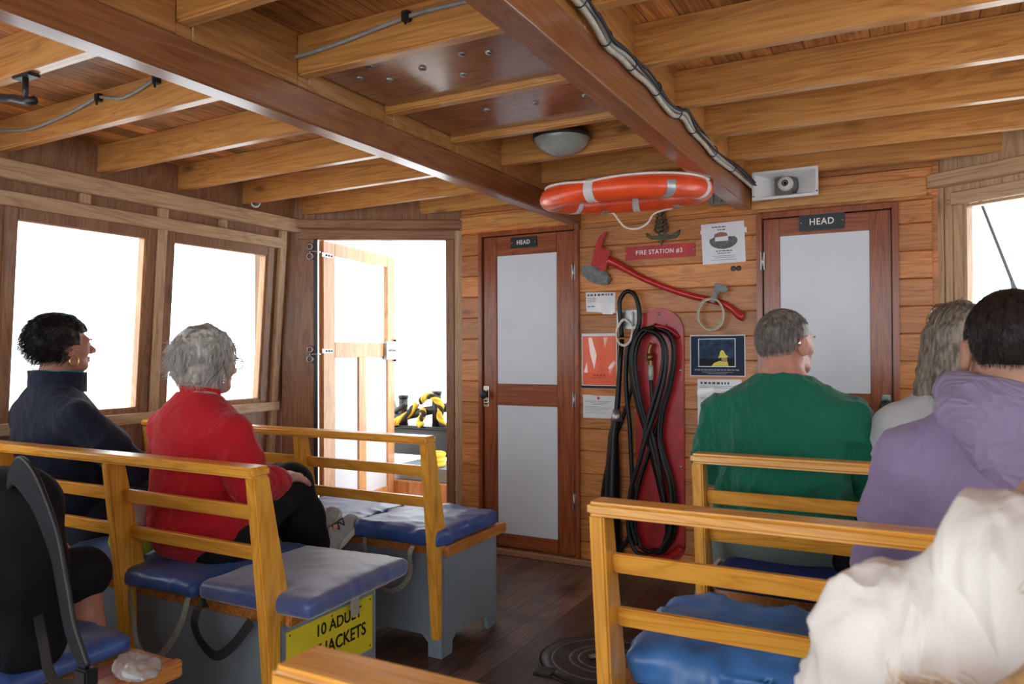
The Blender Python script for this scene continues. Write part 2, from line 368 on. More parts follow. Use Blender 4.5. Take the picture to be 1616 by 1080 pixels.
# ---------------------------------------------------------------- back wall (centre section)
mb=MB(); rowh=.13
def boards(mb,x0,x1,z0,z1,y0=YB,fr=None,th=.018):
    z=math.floor(z0/rowh)*rowh
    while z<z1-.004:
        a=max(z,z0); b=min(z+rowh,z1)
        if b-a>.006:
            c=.004
            P=[];sec=[(a+.0008,y0+th),(a+.0008,y0+c),(a+c+.0008,y0),(b-c-.0008,y0),(b-.0008,y0+c),(b-.0008,y0+th)]
            for x in (x0,x1):
                for (zz,yy) in sec: P.append((x,yy,zz))
            mb.add(P,[(0,1,2,3,4,5),(11,10,9,8,7,6)]+[(i,(i+1)%6,6+(i+1)%6,6+i) for i in range(6)])
        z+=rowh
boards(mb,-2.505,-2.372,.0,1.955); boards(mb,-1.706,-.712,.0,1.93); boards(mb,-.070,.072,.0,1.93)
boards(mb,-2.505,.072,1.955,2.25)
boards(mb,-.712,.072,1.93,1.955)
mb.box((-2.505,YB+.018,0),(-2.372,YB+.05,2.26)).box((-1.706,YB+.018,0),(-.712,YB+.05,2.26)).box((-.07,YB+.018,0),(.10,YB+.05,2.26)).box((-2.372,YB+.018,1.955),(-.07,YB+.05,2.26)).box((-2.45,YB+.052,0),(.06,YB+.08,2.26))  # hidden slabs added behind boards and doors to block light
S(mb,'wall_back',M_pine)
# ledger plank across the top of the back wall
S(MB().box((-2.51,YB-.016,1.985),(-1.77,YB-.001,2.06)),trim(),M_joist,.003)
S(MB().box((-.74,YB-.016,1.945),(.05,YB-.001,2.03)),trim(),M_joist,.003)
# base trim under the doors and wall
S(MB().box((-2.50,YB-.045,0),(.08,YB-.001,.035)),'baseboard_back',M_brownY,.004)
# doors of the two heads
def head_door(nm,x0,x1,ztop,px0,px1,up,lo,hinge_left,sign,label):
    # casing
    t=thing(nm,label,None,((x0+x1)/2,YB,0),kind='structure')
    mb=MB()
    for (a,b,c,d) in ((x0,x0+.028,.035,ztop),(x1-.028,x1,.035,ztop)): mb.box((a,YB-.022,c),(b,YB+.05,d))
    mb.box((x0+.028,YB-.022,ztop-.028),(x1-.028,YB+.05,ztop))
    part_of(mb,'door_frame',M_maho,t,.004)
    X0,X1,Z0,Z1=x0+.034,x1-.034,.045,ztop-.034
    mb=MB().box((X0,YB-.006,Z0),(px0,YB+.03,Z1)).box((px1,YB-.006,Z0),(X1,YB+.03,Z1))
    st=part_of(mb,'stile',M_maho,t,.003)
    mb=MB().box((px0,YB-.005,up[1]),(px1,YB+.029,Z1)).box((px0,YB-.005,lo[1]),(px1,YB+.029,up[0])).box((px0,YB-.005,Z0),(px1,YB+.029,lo[0]))
    part_of(mb,'rail',M_mahoX,t,.003)
    for (a,b) in (up,lo):
        part_of(MB().box((px0+.001,YB-.001,a+.001),(px1-.001,YB+.02,b-.001)),'panel',M_white,t,.002,label='white painted door panel')
    hx=x0+.031 if hinge_left else x1-.031
    for z in (.36,.94,1.68):
        h=MB().tube([(hx,YB-.024,z-.045),(hx,YB-.024,z+.045)],.006,10); h.box((hx-.010,YB-.0235,z-.045),(hx+.010,YB-.02,z+.045))
        part_of(h,'hinge',M_steel,t)
    kx=x1-.060 if hinge_left else x0+.060
    if not hinge_left: kx=x0+.052
    k=part_of(MB().box((kx-.019,YB-.012,.885),(kx+.019,YB-.006,1.01)),'lock_plate',M_chrome,t,.002)
    part_of(MB().lathe([(.012,0),(.012,.022),(.024,.026),(.027,.036),(.022,.046),(0,.05)],(kx,YB-.012,.962),(0,-1,0),20),'door_knob',M_dark,k,label='black round door knob')
    part_of(MB().lathe([(.014,0),(.014,.006),(.006,.008),(.006,.016),(0,.016)],(kx,YB-.012,.912),(0,-1,0),16),'lock_cylinder',M_chrome,k)
    sx,sz,sw,sh=sign
    s_=part_of(MB().box((sx-sw/2,YB-.012,sz-sh/2),(sx+sw/2,YB-.0062,sz+sh/2)),'name_plate',M_blackp,t,.002,label='black engraved name plate')
    rim=MB()
    fr=Frame((sx,YB-.0121,sz),(1,0,0),(0,0,1),(0,-1,0))
    part_of(text_mb('HEAD',sh*.54,fr,(0,0),.0008,.9,bold=.0005,space=1.12),'lettering',M_letw,s_)
    for sgn in (-1,1): part_of(MB().lathe([(0,.0025),(.003,.0015),(.0035,0)],(sx+sgn*(sw/2-.010),YB-.0122,sz),(0,-1,0),8),'screw',M_chrome,s_)
head_door('door_1',-2.375,-1.703,1.955,-2.25,-1.847,(1.026,1.805),(.12,.897),False,(-2.062,1.876,.175,.066),'mahogany door with two white panels and a black plate, left of the hose rack')
head_door('door_2',-.715,-.066,1.925,-.603,-.190,(1.012,1.803),(.12,.885),True,(-.404,1.860,.210,.084),'mahogany door with white panels behind the person in green')
# ---------------------------------------------------------------- angled corners
cA=.848; sA=.53
FL=Frame((-2.53,4.013,0),(-cA,-sA,0),(0,0,1),(.53,-.848,0))      # u from right to left, n into the cabin
FR_=Frame((.13,4.013,0),(cA,-sA,0),(0,0,1),(-.53,-.848,0))
TURNED+=[FL,FR_]
mb=MB(FL); mb.box((.893,0,-.05),(1.10,2.25,0)).box((-.03,1.925,-.05),(.893,2.25,0)).box((-.05,0,-.05),(.06,2.25,-.02)).box((.085,0,-.05),(.893,.16,0))
S(mb,'wall_front_left',M_brownY,.003)
S(MB(FL).box((.032,0,-.05),(.085,1.985,.004)),trim(),M_brownY,.004)          # right jamb
S(MB(FL).box((-.022,0,-.04),(.03,1.985,.016)),trim(),M_wallY,.004)           # pale corner post
S(MB(FL).box((.03,1.925,.0),(1.0,1.985,.010)),trim(),M_brownX,.003)
S(MB(FL).box((-.03,1.99,.0),(1.03,2.045,.045)),trim(),M_brownX,.004)
S(MB(FL).box((.10,.16,.0),(.893,.185,.05)),trim(),M_brownX,.004)
S(MB(FL).box((.88,.16,-.012),(.903,1.925,.012)),trim(),M_dark,.003,label='dark weathered hinge-side jamb of the open door')
# right angled corner with its window
mb=MB(FR_); mb.box((-.06,0,-.05),(1.10,.90,0)).box((-.06,1.915,-.05),(1.10,2.25,0)).box((-.06,.9,-.05),(.03,1.915,0)).box((.03,.90,-.05),(.080,1.915,0)).box((.965,.90,-.05),(1.06,1.915,0))
S(mb,'wall_front_right',M_wallY,.003)
S(MB(FR_).box((-.067,0,-.04),(-.006,1.985,.014)),trim(),M_wallY,.004)
S(MB(FR_).box((-.004,0,-.03),(.03,1.90,.010)),trim(),M_wallY,.004)
S(MB(FR_).box((-.10,1.975,.0),(1.06,2.04,.055)),trim(),M_wallX,.004)
S(MB(FR_).box((.028,1.885,.0),(1.02,1.945,.022)),trim(),M_wallX,.004)
S(MB(FR_).box((.028,.88,.0),(1.02,.94,.03)),trim(),M_wallX,.004)
w_=thing('window_5','window in the angled corner right of the second mahogany door',None,FR_(.5,1.4,0),kind='structure')
mb=MB(FR_); mb.box((.080,.94,-.045),(.094,1.885,.004)).box((.951,.94,-.045),(.965,1.885,.004)).box((.094,1.871,-.045),(.951,1.885,.004)).box((.094,.94,-.045),(.951,.954,.004))
part_of(mb,'window_frame',M_wallZ,w_,.002); part_of(MB(FR_).box((.094,.954,-.03),(.951,1.871,-.026)),'glass_pane',M_glass,w_)
# ---------------------------------------------------------------- side walls
LEAN=.08
def side_frame(sgn):
    # u along +Y, v up (true z), n into the cabin; wall leans inward with height
    x=-3.485 if sgn<0 else 1.085
    return Frame((x-(-sgn)*0.785*LEAN,0,0),(0,1,0),(-sgn*LEAN,0,1),(-sgn,0,0))
WIN=[(-1.60,-.98),(-.82,-.20),(-.04,.58),(.74,1.36),(1.845,2.465),(2.625,3.265)]
def side_wall(sgn):
    F=side_frame(sgn); nm='left' if sgn<0 else 'right'
    mb=MB(F); z0,z1=.945,1.805
    ys=-2.2
    mb.box((-2.2,-.08,-.05),(3.56,z0,-.02)).box((-2.2,z1,-.05),(3.56,2.24,-.02))
    e=-2.2
    for a,b in WIN:
        mb.box((e,z0,-.05),(a-.012,z1,-.02)); e=b+.012
    mb.box((e,z0,-.05),(3.56,z1,-.02))
    S(mb,'wall_'+nm,M_brownZ)
    # ledger and rails
    S(MB(F).box((-2.2,1.965,-.015),(3.56,2.045,.035)),trim(),M_wallY,.004)
    S(MB(F).box((-2.2,1.855,-.02),(3.40,1.918,.012)),trim(),M_wallY,.004)
    S(MB(F).box((-2.2,.868,-.02),(3.40,.922,.028)),trim(),M_wallY,.004)
    # studs between windows
    st=[-1.80,-.90,-.12,.66,1.60,2.545,3.375]
    for y in st:
        S(MB(F).box((y-.026,0,-.02),(y+.026,1.965,.010)),trim(),M_wallZ,.004)
    for a,b in WIN:
        yy=(a+b)/2-.02
        S(MB(F).box((yy-.024,1.918,-.02),(yy+.024,1.965,.006)),trim(),M_wallZ,.003)
    for i,(a,b) in enumerate(WIN):
        k=(i+1) if sgn>0 else 0
        lab={(-1,5):'large left-hand window behind the person in the navy jacket',(-1,4):'large left-hand window behind the person in the navy jacket'}.get((sgn,i))
        nmw='window_%d'%({4:1,5:2}[i] if (sgn<0 and i>=4) else (10+i if sgn<0 else 20+i))
        w_=thing(nmw,{4:'white-lit side window behind the person in the navy jacket',5:'white-lit side window behind the person in red'}.get(i) if sgn<0 else None,None,F((a+b)/2,1.37,0),kind='structure')
        mb=MB(F); t=.05
        mb.box((a-t,z0-.035,-.02),(a,z1+.05,-.002)).box((b,z0-.035,-.02),(b+t,z1+.05,-.002)).box((a,z1,-.02),(b,z1+.05,-.002)).box((a,z0-.035,-.02),(b,z0,-.002))
        part_of(mb,'window_frame',M_brownZ,w_,.003)
        mb=MB(F); mb.box((a-.012,z0,-.055),(a+.004,z1,-.012)).box((b-.012,z0,-.055),(b+.006,z1,-.012)).box((a,z1-.006,-.055),(b,z1+.006,-.012)).box((a,z0-.006,-.055),(b,z0+.006,-.012))
        part_of(mb,'window_bead',M_leafd,w_)
        part_of(MB(F).box((a,z0,-.04),(b,z1,-.036)),'glass_pane',M_glass,w_)
side_wall(-1); side_wall(1)
S(MB().box((-3.62,3.36,-.08),(-3.50,3.62,2.24)),trim(),M_brownZ)  # filler added outside the left corner to stop light leaking in
S(MB().box((1.0,3.42,-.08),(1.16,3.60,2.24)),trim(),M_brownZ)  # post added at the right corner to close a slit of light
# ---------------------------------------------------------------- open outer door, swung out over the side deck
hx,hy=-3.300,3.62; d=Vector((-.155,.94,0)).normalized()
FD=Frame((hx,hy,0),d,(0,0,1),(d.y,-d.x,0))
t=thing('door_3','pale wooden outer door swung open, glazed above and panelled below',None,(hx,hy,.15),kind='structure')
mb=MB(FD); mb.box((.005,.15,-.035),(.141,1.931,0)).box((.850,.15,-.035),(.955,1.931,0))
part_of(mb,'stile',M_leafd,t,.003)
mb=MB(FD); mb.box((.141,1.848,-.035),(.850,1.931,0)).box((.141,1.187,-.035),(.850,1.287,0)).box((.141,.15,-.035),(.850,.235,0)).box((.440,.235,-.035),(.540,1.187,0))
part_of(mb,'rail',M_leafd,t,.003)
part_of(MB(FD).box((.141,1.287,-.020),(.850,1.848,-.015)),'glass_pane',M_glass,t)
mb=MB(FD).box((.141,.235,-.026),(.440,1.187,-.012)); part_of(mb,'panel',M_white,t,label='white door panel')
mb=MB(FD).box((.540,.235,-.026),(.850,1.187,-.012)); part_of(mb,'panel',M_white,t,label='white door panel')
for z in (1.23,1.84):
    mb=MB(FD).box((-.02,z-.014,0),(.105,z+.014,.006)); 
    h=part_of(mb,'hinge_strap',M_steel,t,.002)
    for u in (.03,.06,.09): part_of(MB().lathe([(.0,.006),(.006,.004),(.007,0)],FD(u,z,.006),FD.W,8),'bolt_head',M_dark,h)
lk=part_of(MB(FD).box((.79,1.165,0),(.945,1.30,.022)),'lock_box',M_steel,t,.003,label='square metal rim lock')
part_of(MB().tube([FD(.86,1.235,.02),FD(.86,1.235,.06),FD(.94,1.225,.062),FD(.985,1.222,.06)],.008,8),'lever_handle',M_chrome,lk)
part_of(MB(FD).box((.945,1.15,-.035),(.957,1.315,.018)),'striker_plate',M_dark,lk,.001)
# hinge eyes on the jamb board
for z in (1.21,1.85):
    o=MB()
    for dz,r in ((.03,.017),(-.03,.019)):
        c=FL(.925,z+dz,.012); o.tube([c+Vector((math.cos(a)*r*.85,math.cos(a)*r*.5,math.sin(a)*r)) for a in [2*math.pi*k/14 for k in range(14)]],.006,6,closed=True)
    o.tube([FL(.925,z+.01,.012),FL(.925,z-.01,.012)],.007,6); o.tube([FL(.925,z,.010),FL(.89,z,.02),FL(.87,z,-.02)],.007,6)
    one(o,'hinge_pintle',M_steel,'small ring-shaped steel hinge fitting on the dark jamb, %s one'%('upper' if z>1.5 else 'lower'),'fitting',FL(.925,z,.012))
# ---------------------------------------------------------------- outside: side deck, mooring bitts, rope
S(MB().prism([(-2.45,4.12),(-2.45,6.3),(-5.2,6.3),(-5.2,2.2),(-3.66,2.2),(-3.66,3.50)],.02,.10),'floor_outside_deck',M_board)
b=thing('mooring_bitts','black twin mooring bitts with yellow and black rope outside the open door','mooring bitts',(-3.45,5.0,.61))
p1=Vector((-3.66,4.95,0)); p2=Vector((-3.37,5.0,0))
for p,zt in ((p1,.868),(p2,.905)):
    part_of(MB().tube([p+Vector((0,0,.62)),p+Vector((0,0,zt)),],.037,20).tube([p+Vector((0,0,zt-.02)),p+Vector((0,0,zt))],.043,20),'post',M_dark,b)
part_of(MB().tube([(-3.86,4.92,.66),(-3.66,4.95,.70),(-3.37,5.0,.765),(-3.12,5.04,.80)],.036,16),'crossbar',M_dark,b)
part_of(MB().tube([(-3.84,5.05,.80),(-3.72,4.93,.74),(-3.60,4.90,.80)],.022,10),'cleat_horn',M_dark,b)
part_of(MB().box((-3.80,4.90,.61),(-3.10,5.12,.63)),'base_plate',M_dark,b,.01)
def yrope(pts,r,name,par=None,label=None,org=None):
    sp=spline(pts,8); y_=MB(); k_=MB()
    for ph,mbb in ((0,y_),(math.pi*2/3,y_),(math.pi*4/3,k_)):
        path=[]
        for i,p in enumerate(sp):
            a=sp[max(0,i-1)]; c=sp[min(len(sp)-1,i+1)]; dd=(c-a).normalized(); s_=dd.cross(Vector((.3,.2,1))).normalized(); u=s_.cross(dd)
            path.append(p+(s_*math.cos(i*.55+ph)+u*math.sin(i*.55+ph))*r*.55)
        mbb.tube(path,r*.62,6)
    return y_,k_
yr,kr=MB(),MB()
for pts in ([(-3.52,5.0,.82),(-3.43,4.93,.86),(-3.36,4.92,.87),(-3.30,4.95,.80),(-3.31,4.96,.70),(-3.27,4.97,.62)],[(-3.46,4.93,.76),(-3.44,4.91,.72),(-3.47,4.90,.66),(-3.44,4.89,.64)],[(-3.78,4.88,.60),(-3.68,4.88,.66),(-3.58,4.90,.72),(-3.55,4.98,.80)]):
    a_,b_=yrope(pts,.026,'x'); yr.add(a_.v,a_.f,True); kr.add(b_.v,b_.f,True)
M_ropeyel=plain('yellow_rope',(.75,.55,.04),.6)
rp=one(yr,'mooring_rope',M_ropeyel,'yellow and black twisted rope wound over the black mooring bitts','rope',(-3.4,4.95,.8)); part_of(kr,'black_strand',M_webk,rp)
yr=MB()
for k in range(3):
    yr.tube([(-3.17+.06*math.cos(a)+.0,4.68+.07*math.sin(a),.385+.035*k) for a in [2*math.pi*i/20 for i in range(20)]],.02,8,closed=True)
one(yr,'rope_coil',M_ropeyel,'small coil of yellow rope on the deck locker outside the open door','rope',(-3.17,4.68,.37))
one(MB().box((-3.95,4.90,.40),(-3.02,5.25,.60)),'deck_box',M_dark,'black box-shaped deck locker under the mooring bitts outside','locker',(-3.5,5.1,.36),.01)
t=thing('deck_locker','low grey deck locker with a hinge plate outside the open door','locker',(-3.3,4.8,.1))
part_of(MB().box((-3.62,4.55,.10),(-2.95,4.90,.26)),'body',M_leafd,t,.005); part_of(MB().box((-3.52,4.60,.262),(-3.0,4.97,.36)),'lid',M_grey,t,.005)
one(MB().box((-3.71,4.62,.10),(-3.63,4.70,.44)),'stanchion',M_brownZ,'short dark wooden upright beside the deck locker outside','post',(-3.67,4.66,.1),.005)
# outlines of the wall fittings, metres (x, z) on the back wall
G_axe_head=[(-1.52, 1.897), (-1.532, 1.874), (-1.548, 1.848), (-1.554, 1.817), (-1.54, 1.799), (-1.501, 1.788), (-1.506, 1.759), (-1.514, 1.723), (-1.526, 1.697), (-1.53, 1.667), (-1.568, 1.681), (-1.581, 1.692), (-1.617, 1.708), (-1.608, 1.745), (-1.598, 1.795), (-1.586, 1.838), (-1.564, 1.873), (-1.541, 1.891)]
G_axe_blade=[(-1.618, 1.71), (-1.578, 1.695), (-1.566, 1.679), (-1.526, 1.665), (-1.502, 1.643), (-1.507, 1.607), (-1.521, 1.597), (-1.553, 1.596), (-1.596, 1.607), (-1.635, 1.626), (-1.666, 1.654), (-1.676, 1.685), (-1.669, 1.713)]
G_handle_c=[(-1.514, 1.733), (-1.468, 1.71), (-1.4, 1.67), (-1.332, 1.631), (-1.232, 1.584), (-1.135, 1.545), (-1.039, 1.513), (-0.946, 1.489), (-0.885, 1.47), (-0.837, 1.438), (-0.801, 1.406), (-0.778, 1.398)]
G_hook_t=[(-0.915, 1.576), (-0.884, 1.569), (-0.851, 1.555), (-0.851, 1.53), (-0.879, 1.525), (-0.891, 1.529), (-0.903, 1.508), (-0.917, 1.471), (-0.94, 1.475), (-0.949, 1.488), (-0.93, 1.515), (-0.918, 1.539), (-0.921, 1.564)]
G_ring=[(-0.943, 1.496), (-0.912, 1.49), (-0.888, 1.461), (-0.876, 1.414), (-0.889, 1.365), (-0.923, 1.338), (-0.966, 1.339), (-1.0, 1.374), (-1.009, 1.412), (-0.999, 1.455), (-0.977, 1.486)]
G_eagle_wing=[(-1.303, 1.876), (-1.27, 1.854), (-1.234, 1.854), (-1.214, 1.865), (-1.197, 1.864), (-1.165, 1.849), (-1.132, 1.866), (-1.11, 1.88), (-1.116, 1.852), (-1.136, 1.831), (-1.178, 1.828), (-1.204, 1.823), (-1.237, 1.832), (-1.277, 1.835), (-1.3, 1.853)]
G_boatp=[(-1.002, 1.894), (-0.779, 1.899), (-0.771, 1.685), (-0.993, 1.68)]
G_p1=[(-1.665, 1.56), (-1.487, 1.553), (-1.487, 1.437), (-1.662, 1.449)]
G_station=[(-1.419, 1.804), (-1.031, 1.801), (-1.03, 1.729), (-1.418, 1.729)]
G_board=[(-1.226, 1.463), (-1.148, 1.423), (-1.095, 1.308), (-1.104, 0.103), (-1.157, 0.081), (-1.228, 0.057), (-1.315, 0.06), (-1.362, 0.132), (-1.363, 1.312), (-1.306, 1.427)]
G_nozzle=[(-1.429, 1.289), (-1.441, 1.156), (-1.452, 0.998), (-1.464, 0.872), (-1.482, 0.746), (-1.488, 0.557), (-1.492, 0.367), (-1.49, 0.21), (-1.481, 0.086)]
G_loop1=[(-1.436, 1.446), (-1.432, 1.509), (-1.394, 1.55), (-1.35, 1.53), (-1.325, 1.451), (-1.326, 1.366), (-1.363, 1.288), (-1.391, 1.234), (-1.402, 1.109), (-1.398, 0.968), (-1.382, 0.813), (-1.375, 0.658), (-1.368, 0.456), (-1.378, 0.254), (-1.419, 0.156), (-1.477, 0.115), (-1.531, 0.127)]
G_loop2=[(-1.364, 1.125), (-1.389, 1.0), (-1.44, 0.842), (-1.499, 0.682), (-1.542, 0.521), (-1.563, 0.393)]
G_lanyard=[(-1.403, 1.398), (-1.363, 1.359), (-1.371, 1.288), (-1.404, 1.258), (-1.44, 1.274), (-1.453, 1.329), (-1.428, 1.383)]
G_clamp=[(-1.472, 1.447), (-1.351, 1.452), (-1.355, 1.343), (-1.47, 1.345)]
G_coilL1=[(-1.251, 1.349), (-1.323, 1.327), (-1.368, 1.234), (-1.373, 1.109), (-1.341, 0.939), (-1.286, 0.756), (-1.24, 0.574), (-1.205, 0.425), (-1.179, 0.275), (-1.206, 0.166), (-1.258, 0.144)]
G_coilL2=[(-1.243, 1.341), (-1.307, 1.296), (-1.34, 1.187), (-1.332, 1.063), (-1.301, 0.909), (-1.247, 0.758), (-1.213, 0.607), (-1.186, 0.457), (-1.164, 0.307), (-1.188, 0.198)]
G_coilR1=[(-1.243, 1.344), (-1.172, 1.317), (-1.134, 1.233), (-1.143, 1.096), (-1.183, 0.944), (-1.238, 0.789), (-1.287, 0.632), (-1.328, 0.506), (-1.348, 0.381), (-1.345, 0.257), (-1.314, 0.168), (-1.251, 0.145)]
G_coilR2=[(-1.251, 1.333), (-1.196, 1.294), (-1.173, 1.218), (-1.19, 1.081), (-1.229, 0.957), (-1.27, 0.818), (-1.303, 0.662), (-1.344, 0.536), (-1.361, 0.411), (-1.358, 0.287), (-1.33, 0.182)]
G_coilR3=[(-1.235, 1.353), (-1.149, 1.309), (-1.127, 1.187), (-1.151, 1.036), (-1.191, 0.898), (-1.207, 0.76), (-1.185, 0.639), (-1.147, 0.52), (-1.132, 0.401), (-1.141, 0.249), (-1.196, 0.152)]
G_fit=[(-1.256, 1.264), (-1.272, 1.218), (-1.263, 1.156), (-1.264, 1.072)]
G_drop=[(-1.264, 1.072), (-1.258, 0.972), (-1.246, 0.88)]
G_shelf=[(-1.323, 1.334), (-1.266, 1.357), (-1.196, 1.352), (-1.149, 1.317)]
G_sheet=[(-1.023, 1.074), (-0.796, 1.078), (-0.799, 0.662), (-1.026, 0.657)]
G_buoy_rope=[(-1.312, 3.5, 1.901), (-1.253, 3.5, 1.833), (-1.189, 3.5, 1.816), (-1.134, 3.5, 1.842), (-1.106, 3.5, 1.882)]
# ================================================================ BENCHES
def bench(x0,x1,yb,posts,label,group,endlabel=None,back=True,endstrip=True):
    """seat box with its back; x0..x1 across the boat, yb the rear face of the box"""
    t=thing('bench',label,'bench',((x0+x1)/2,yb+.22,0),group)
    mb=MB(); H=.412
    fr=Frame((0,0,0),(1,0,0),(0,0,1),(0,1,0)); w=x1-x0
    foot=.065; 
    def plate(y):
        P=[(x0,0),(x0+foot,0),(x0+foot,.055),(x0+foot+.03,.085),(x1-foot-.03,.085),(x1-foot,.055),(x1-foot,0),(x1,0),(x1,H),(x0,H)]
        mb.prism(P,y,y+.018,fr)
    plate(yb); plate(yb+.43)
    fe=Frame((0,0,0),(0,1,0),(0,0,1),(1,0,0))
    for x in (x0,x1-.018):
        a,b=yb+.018,yb+.43
        mb.prism([(a,0),(a+.06,0),(a+.065,.05),(a+.09,.07),(b-.10,.07),(b-.07,.05),(b-.06,0),(b,0),(b,H),(a,H)],x,x+.018,fe)
    part_of(mb,'box',M_grey,t,.002)
    part_of(MB().box((x0-.004,yb-.006,H),(x1+.004,yb+.487,H+.035)),'seat_board',M_board,t,.004)
    if endstrip:
        for xx in ((x1,x1+.024),(x0-.024,x0)):
            part_of(MB().box((xx[0]+(.004 if xx[0]==x1 else -.004),yb+.012,H-.006),(xx[1]+(.004 if xx[0]==x1 else -.004),yb+.492,H+.038)),'edge_strip',M_board,t,.005)
    if back:
        prof=[(-.112,.868),(-.048,.868),(.036,.47),(.036,.452),(-.002,.425),(-.002,.085),(-.036,.085),(-.066,.45)]
        for px in posts:
            part_of(MB().prism([(a_+yb,b_) for a_,b_ in prof],px-.0175,px+.0175,fe),'post',M_benchZ,t,.005)
        a,b=min(posts)-.02,max(posts)+.02
        part_of(MB().box((a,yb-.120,.866),(b,yb-.044,.897)),'top_rail',M_bench,t,.008,3)
        ps=sorted(posts)
        for z,y in ((.752,-.046),(.624,-.018)):
            for p,q in zip(ps[:-1],ps[1:]):
                k=.021*.0
                P=[(yb+y-.012+.0045,z-.022-0),(yb+y+.011+.0045,z-.022),(yb+y+.011-.0045,z+.022),(yb+y-.012-.0045,z+.022)]
                part_of(MB().prism(P,p+.0165,q-.0165,fe),'slat',M_bench,t,.004)
            # through-tenon ends
    return t
LP=[-1.683,-2.345,-3.005,-3.34]; RP=[-.620,.04,.70,.98]
gl='varnished benches on the left side of the cabin'; gr='varnished benches on the right side of the cabin'
bench(-3.40,-1.672,2.51,LP,'varnished bench nearest the open door with two blue cushions',gl)
bN=bench(-3.40,-1.672,1.65,LP,'varnished bench on which the people in red and navy sit',gl)
bench(-3.40,-1.672,.80,LP,'bench at lower left carrying the backpack and the plastic bag',gl)
bench(-.632,1.03,2.51,RP,'varnished bench under the person in green',gr)
bench(-.632,1.03,1.65,RP,'varnished bench with wrinkled bright blue cushions, in front of the person in lilac',gr)
bench(-.600,1.03,.70,[-.588,.06,.70,.98],'nearest right-hand bench, its rail end at the bottom edge of the picture',gr)
# ---------------------------------------------------------------- cushions
def cushion(x0,x1,y0,y1,z,th,mat,seed,label,wr=.006,puff=.012,rot=0,group='seat cushions'):
    cx,cy=(x0+x1)/2,(y0+y1)/2; hx,hy,hz=(x1-x0)/2,(y1-y0)/2,th/2
    nx,ny,nz=36,36,8
    bm=bmesh.new(); vs={}
    def vert(i,j,k):
        key=(i,j,k)
        if key in vs: return vs[key]
        u,v,w_=2*i/nx-1,2*j/ny-1,2*k/nz-1
        # ease towards edges
        r=.022
        p=Vector((u*hx,v*hy,w_*hz))
        c=Vector((max(-hx+r,min(hx-r,p.x)),max(-hy+r,min(hy-r,p.y)),max(-hz+r,min(hz-r,p.z))))
        d=p-c
        if d.length>1e-6: p=c+d.normalized()*min(r,d.length if d.length<r else r)
        e=(1-u**4)*(1-v**4)
        if w_>0: p.z+=puff*e
        q=Vector((p.x*7+seed*3.1,p.y*7,p.z*6)); 
        nn=noise.noise(q)+.6*noise.noise(q*2.3+Vector((5,1,2)))
        rg=1-abs(noise.noise(Vector((p.x*5+p.y*3+seed,p.y*11-p.x*4,seed))))*2.2
        amt=wr*(.5+.8*max(abs(u),abs(v))**3)
        nrm=Vector((u**5,v**5,w_ if abs(w_)>.9 else w_*.3)).normalized() if (abs(u)+abs(v)+abs(w_))>0 else Vector((0,0,1))
        if w_>-.9: p+=nrm*(nn*amt+max(0,rg)**3*amt*.9)
        if w_>0: p.z+=wr*.5*noise.noise(Vector((p.x*4,p.y*4,seed*2)))
        vs[key]=bm.verts.new((p.x,p.y,p.z)); return vs[key]
    def quad(a,b,c,d):
        try: f=bm.faces.new((a,b,c,d)); f.smooth=True
        except ValueError: pass
    for i in range(nx):
        for j in range(ny):
            for k in (0,nz): quad(vert(i,j,k),vert(i+1,j,k),vert(i+1,j+1,k),vert(i,j+1,k))
    for i in range(nx):
        for k in range(nz):
            for j in (0,ny): quad(vert(i,j,k),vert(i+1,j,k),vert(i+1,j,k+1),vert(i,j,k+1))
    for j in range(ny):
        for k in range(nz):
            for i in (0,nx): quad(vert(i,j,k),vert(i,j+1,k),vert(i,j+1,k+1),vert(i,j,k+1))
    bmesh.ops.recalc_face_normals(bm,faces=bm.faces)
    me=bpy.data.meshes.new('cushion'); bm.to_mesh(me); bm.free(); me.materials.append(mat)
    o=bpy.data.objects.new('seat_cushion',me); COL.objects.link(o); o.location=(cx,cy,z+hz); o.rotation_euler=(0,0,rot)
    tag(o,label,'cushion',group); ORG[o.name]=Vector(o.location); return o
zs=.449
cN1=cushion(-2.40,-2.005,1.605,2.12,zs,.055,M_blue,1,'blue cushion under the person in red, between the middle post and the aisle cushion')
cN2=cushion(-2.00,-1.545,1.62,2.13,zs+.002,.058,M_blueg,2,'sunlit blue cushion at the aisle end above the yellow life jacket sign',wr=.003,rot=R(2))
cushion(-2.82,-2.42,1.62,2.12,zs,.05,M_blue,9,'blue cushion under the person in the navy jacket')
cushion(-2.10,-1.655,2.47,2.95,zs,.062,M_blue,3,'blue cushion at the aisle end of the bench nearest the open door',wr=.009)
cushion(-2.60,-2.12,2.48,2.96,zs,.055,M_blue,4,'darker blue cushion beyond the grey shoes, second from the aisle on the far left bench',wr=.009)
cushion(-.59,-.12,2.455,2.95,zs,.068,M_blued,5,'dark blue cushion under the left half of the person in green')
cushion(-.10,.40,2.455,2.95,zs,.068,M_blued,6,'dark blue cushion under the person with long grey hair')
cushion(-.60,-.135,1.68,2.13,zs,.075,M_blueb,7,'wrinkled bright blue cushion behind the slats of the nearer right-hand bench',wr=.020,puff=.03)
cushion(-.12,.40,1.66,2.13,zs,.060,M_blueb,8,'bright blue cushion under the person in lilac',wr=.014)
cushion(-2.28,-1.80,.84,1.27,zs,.045,M_blue,10,'blue cushion under the black backpack at lower left')
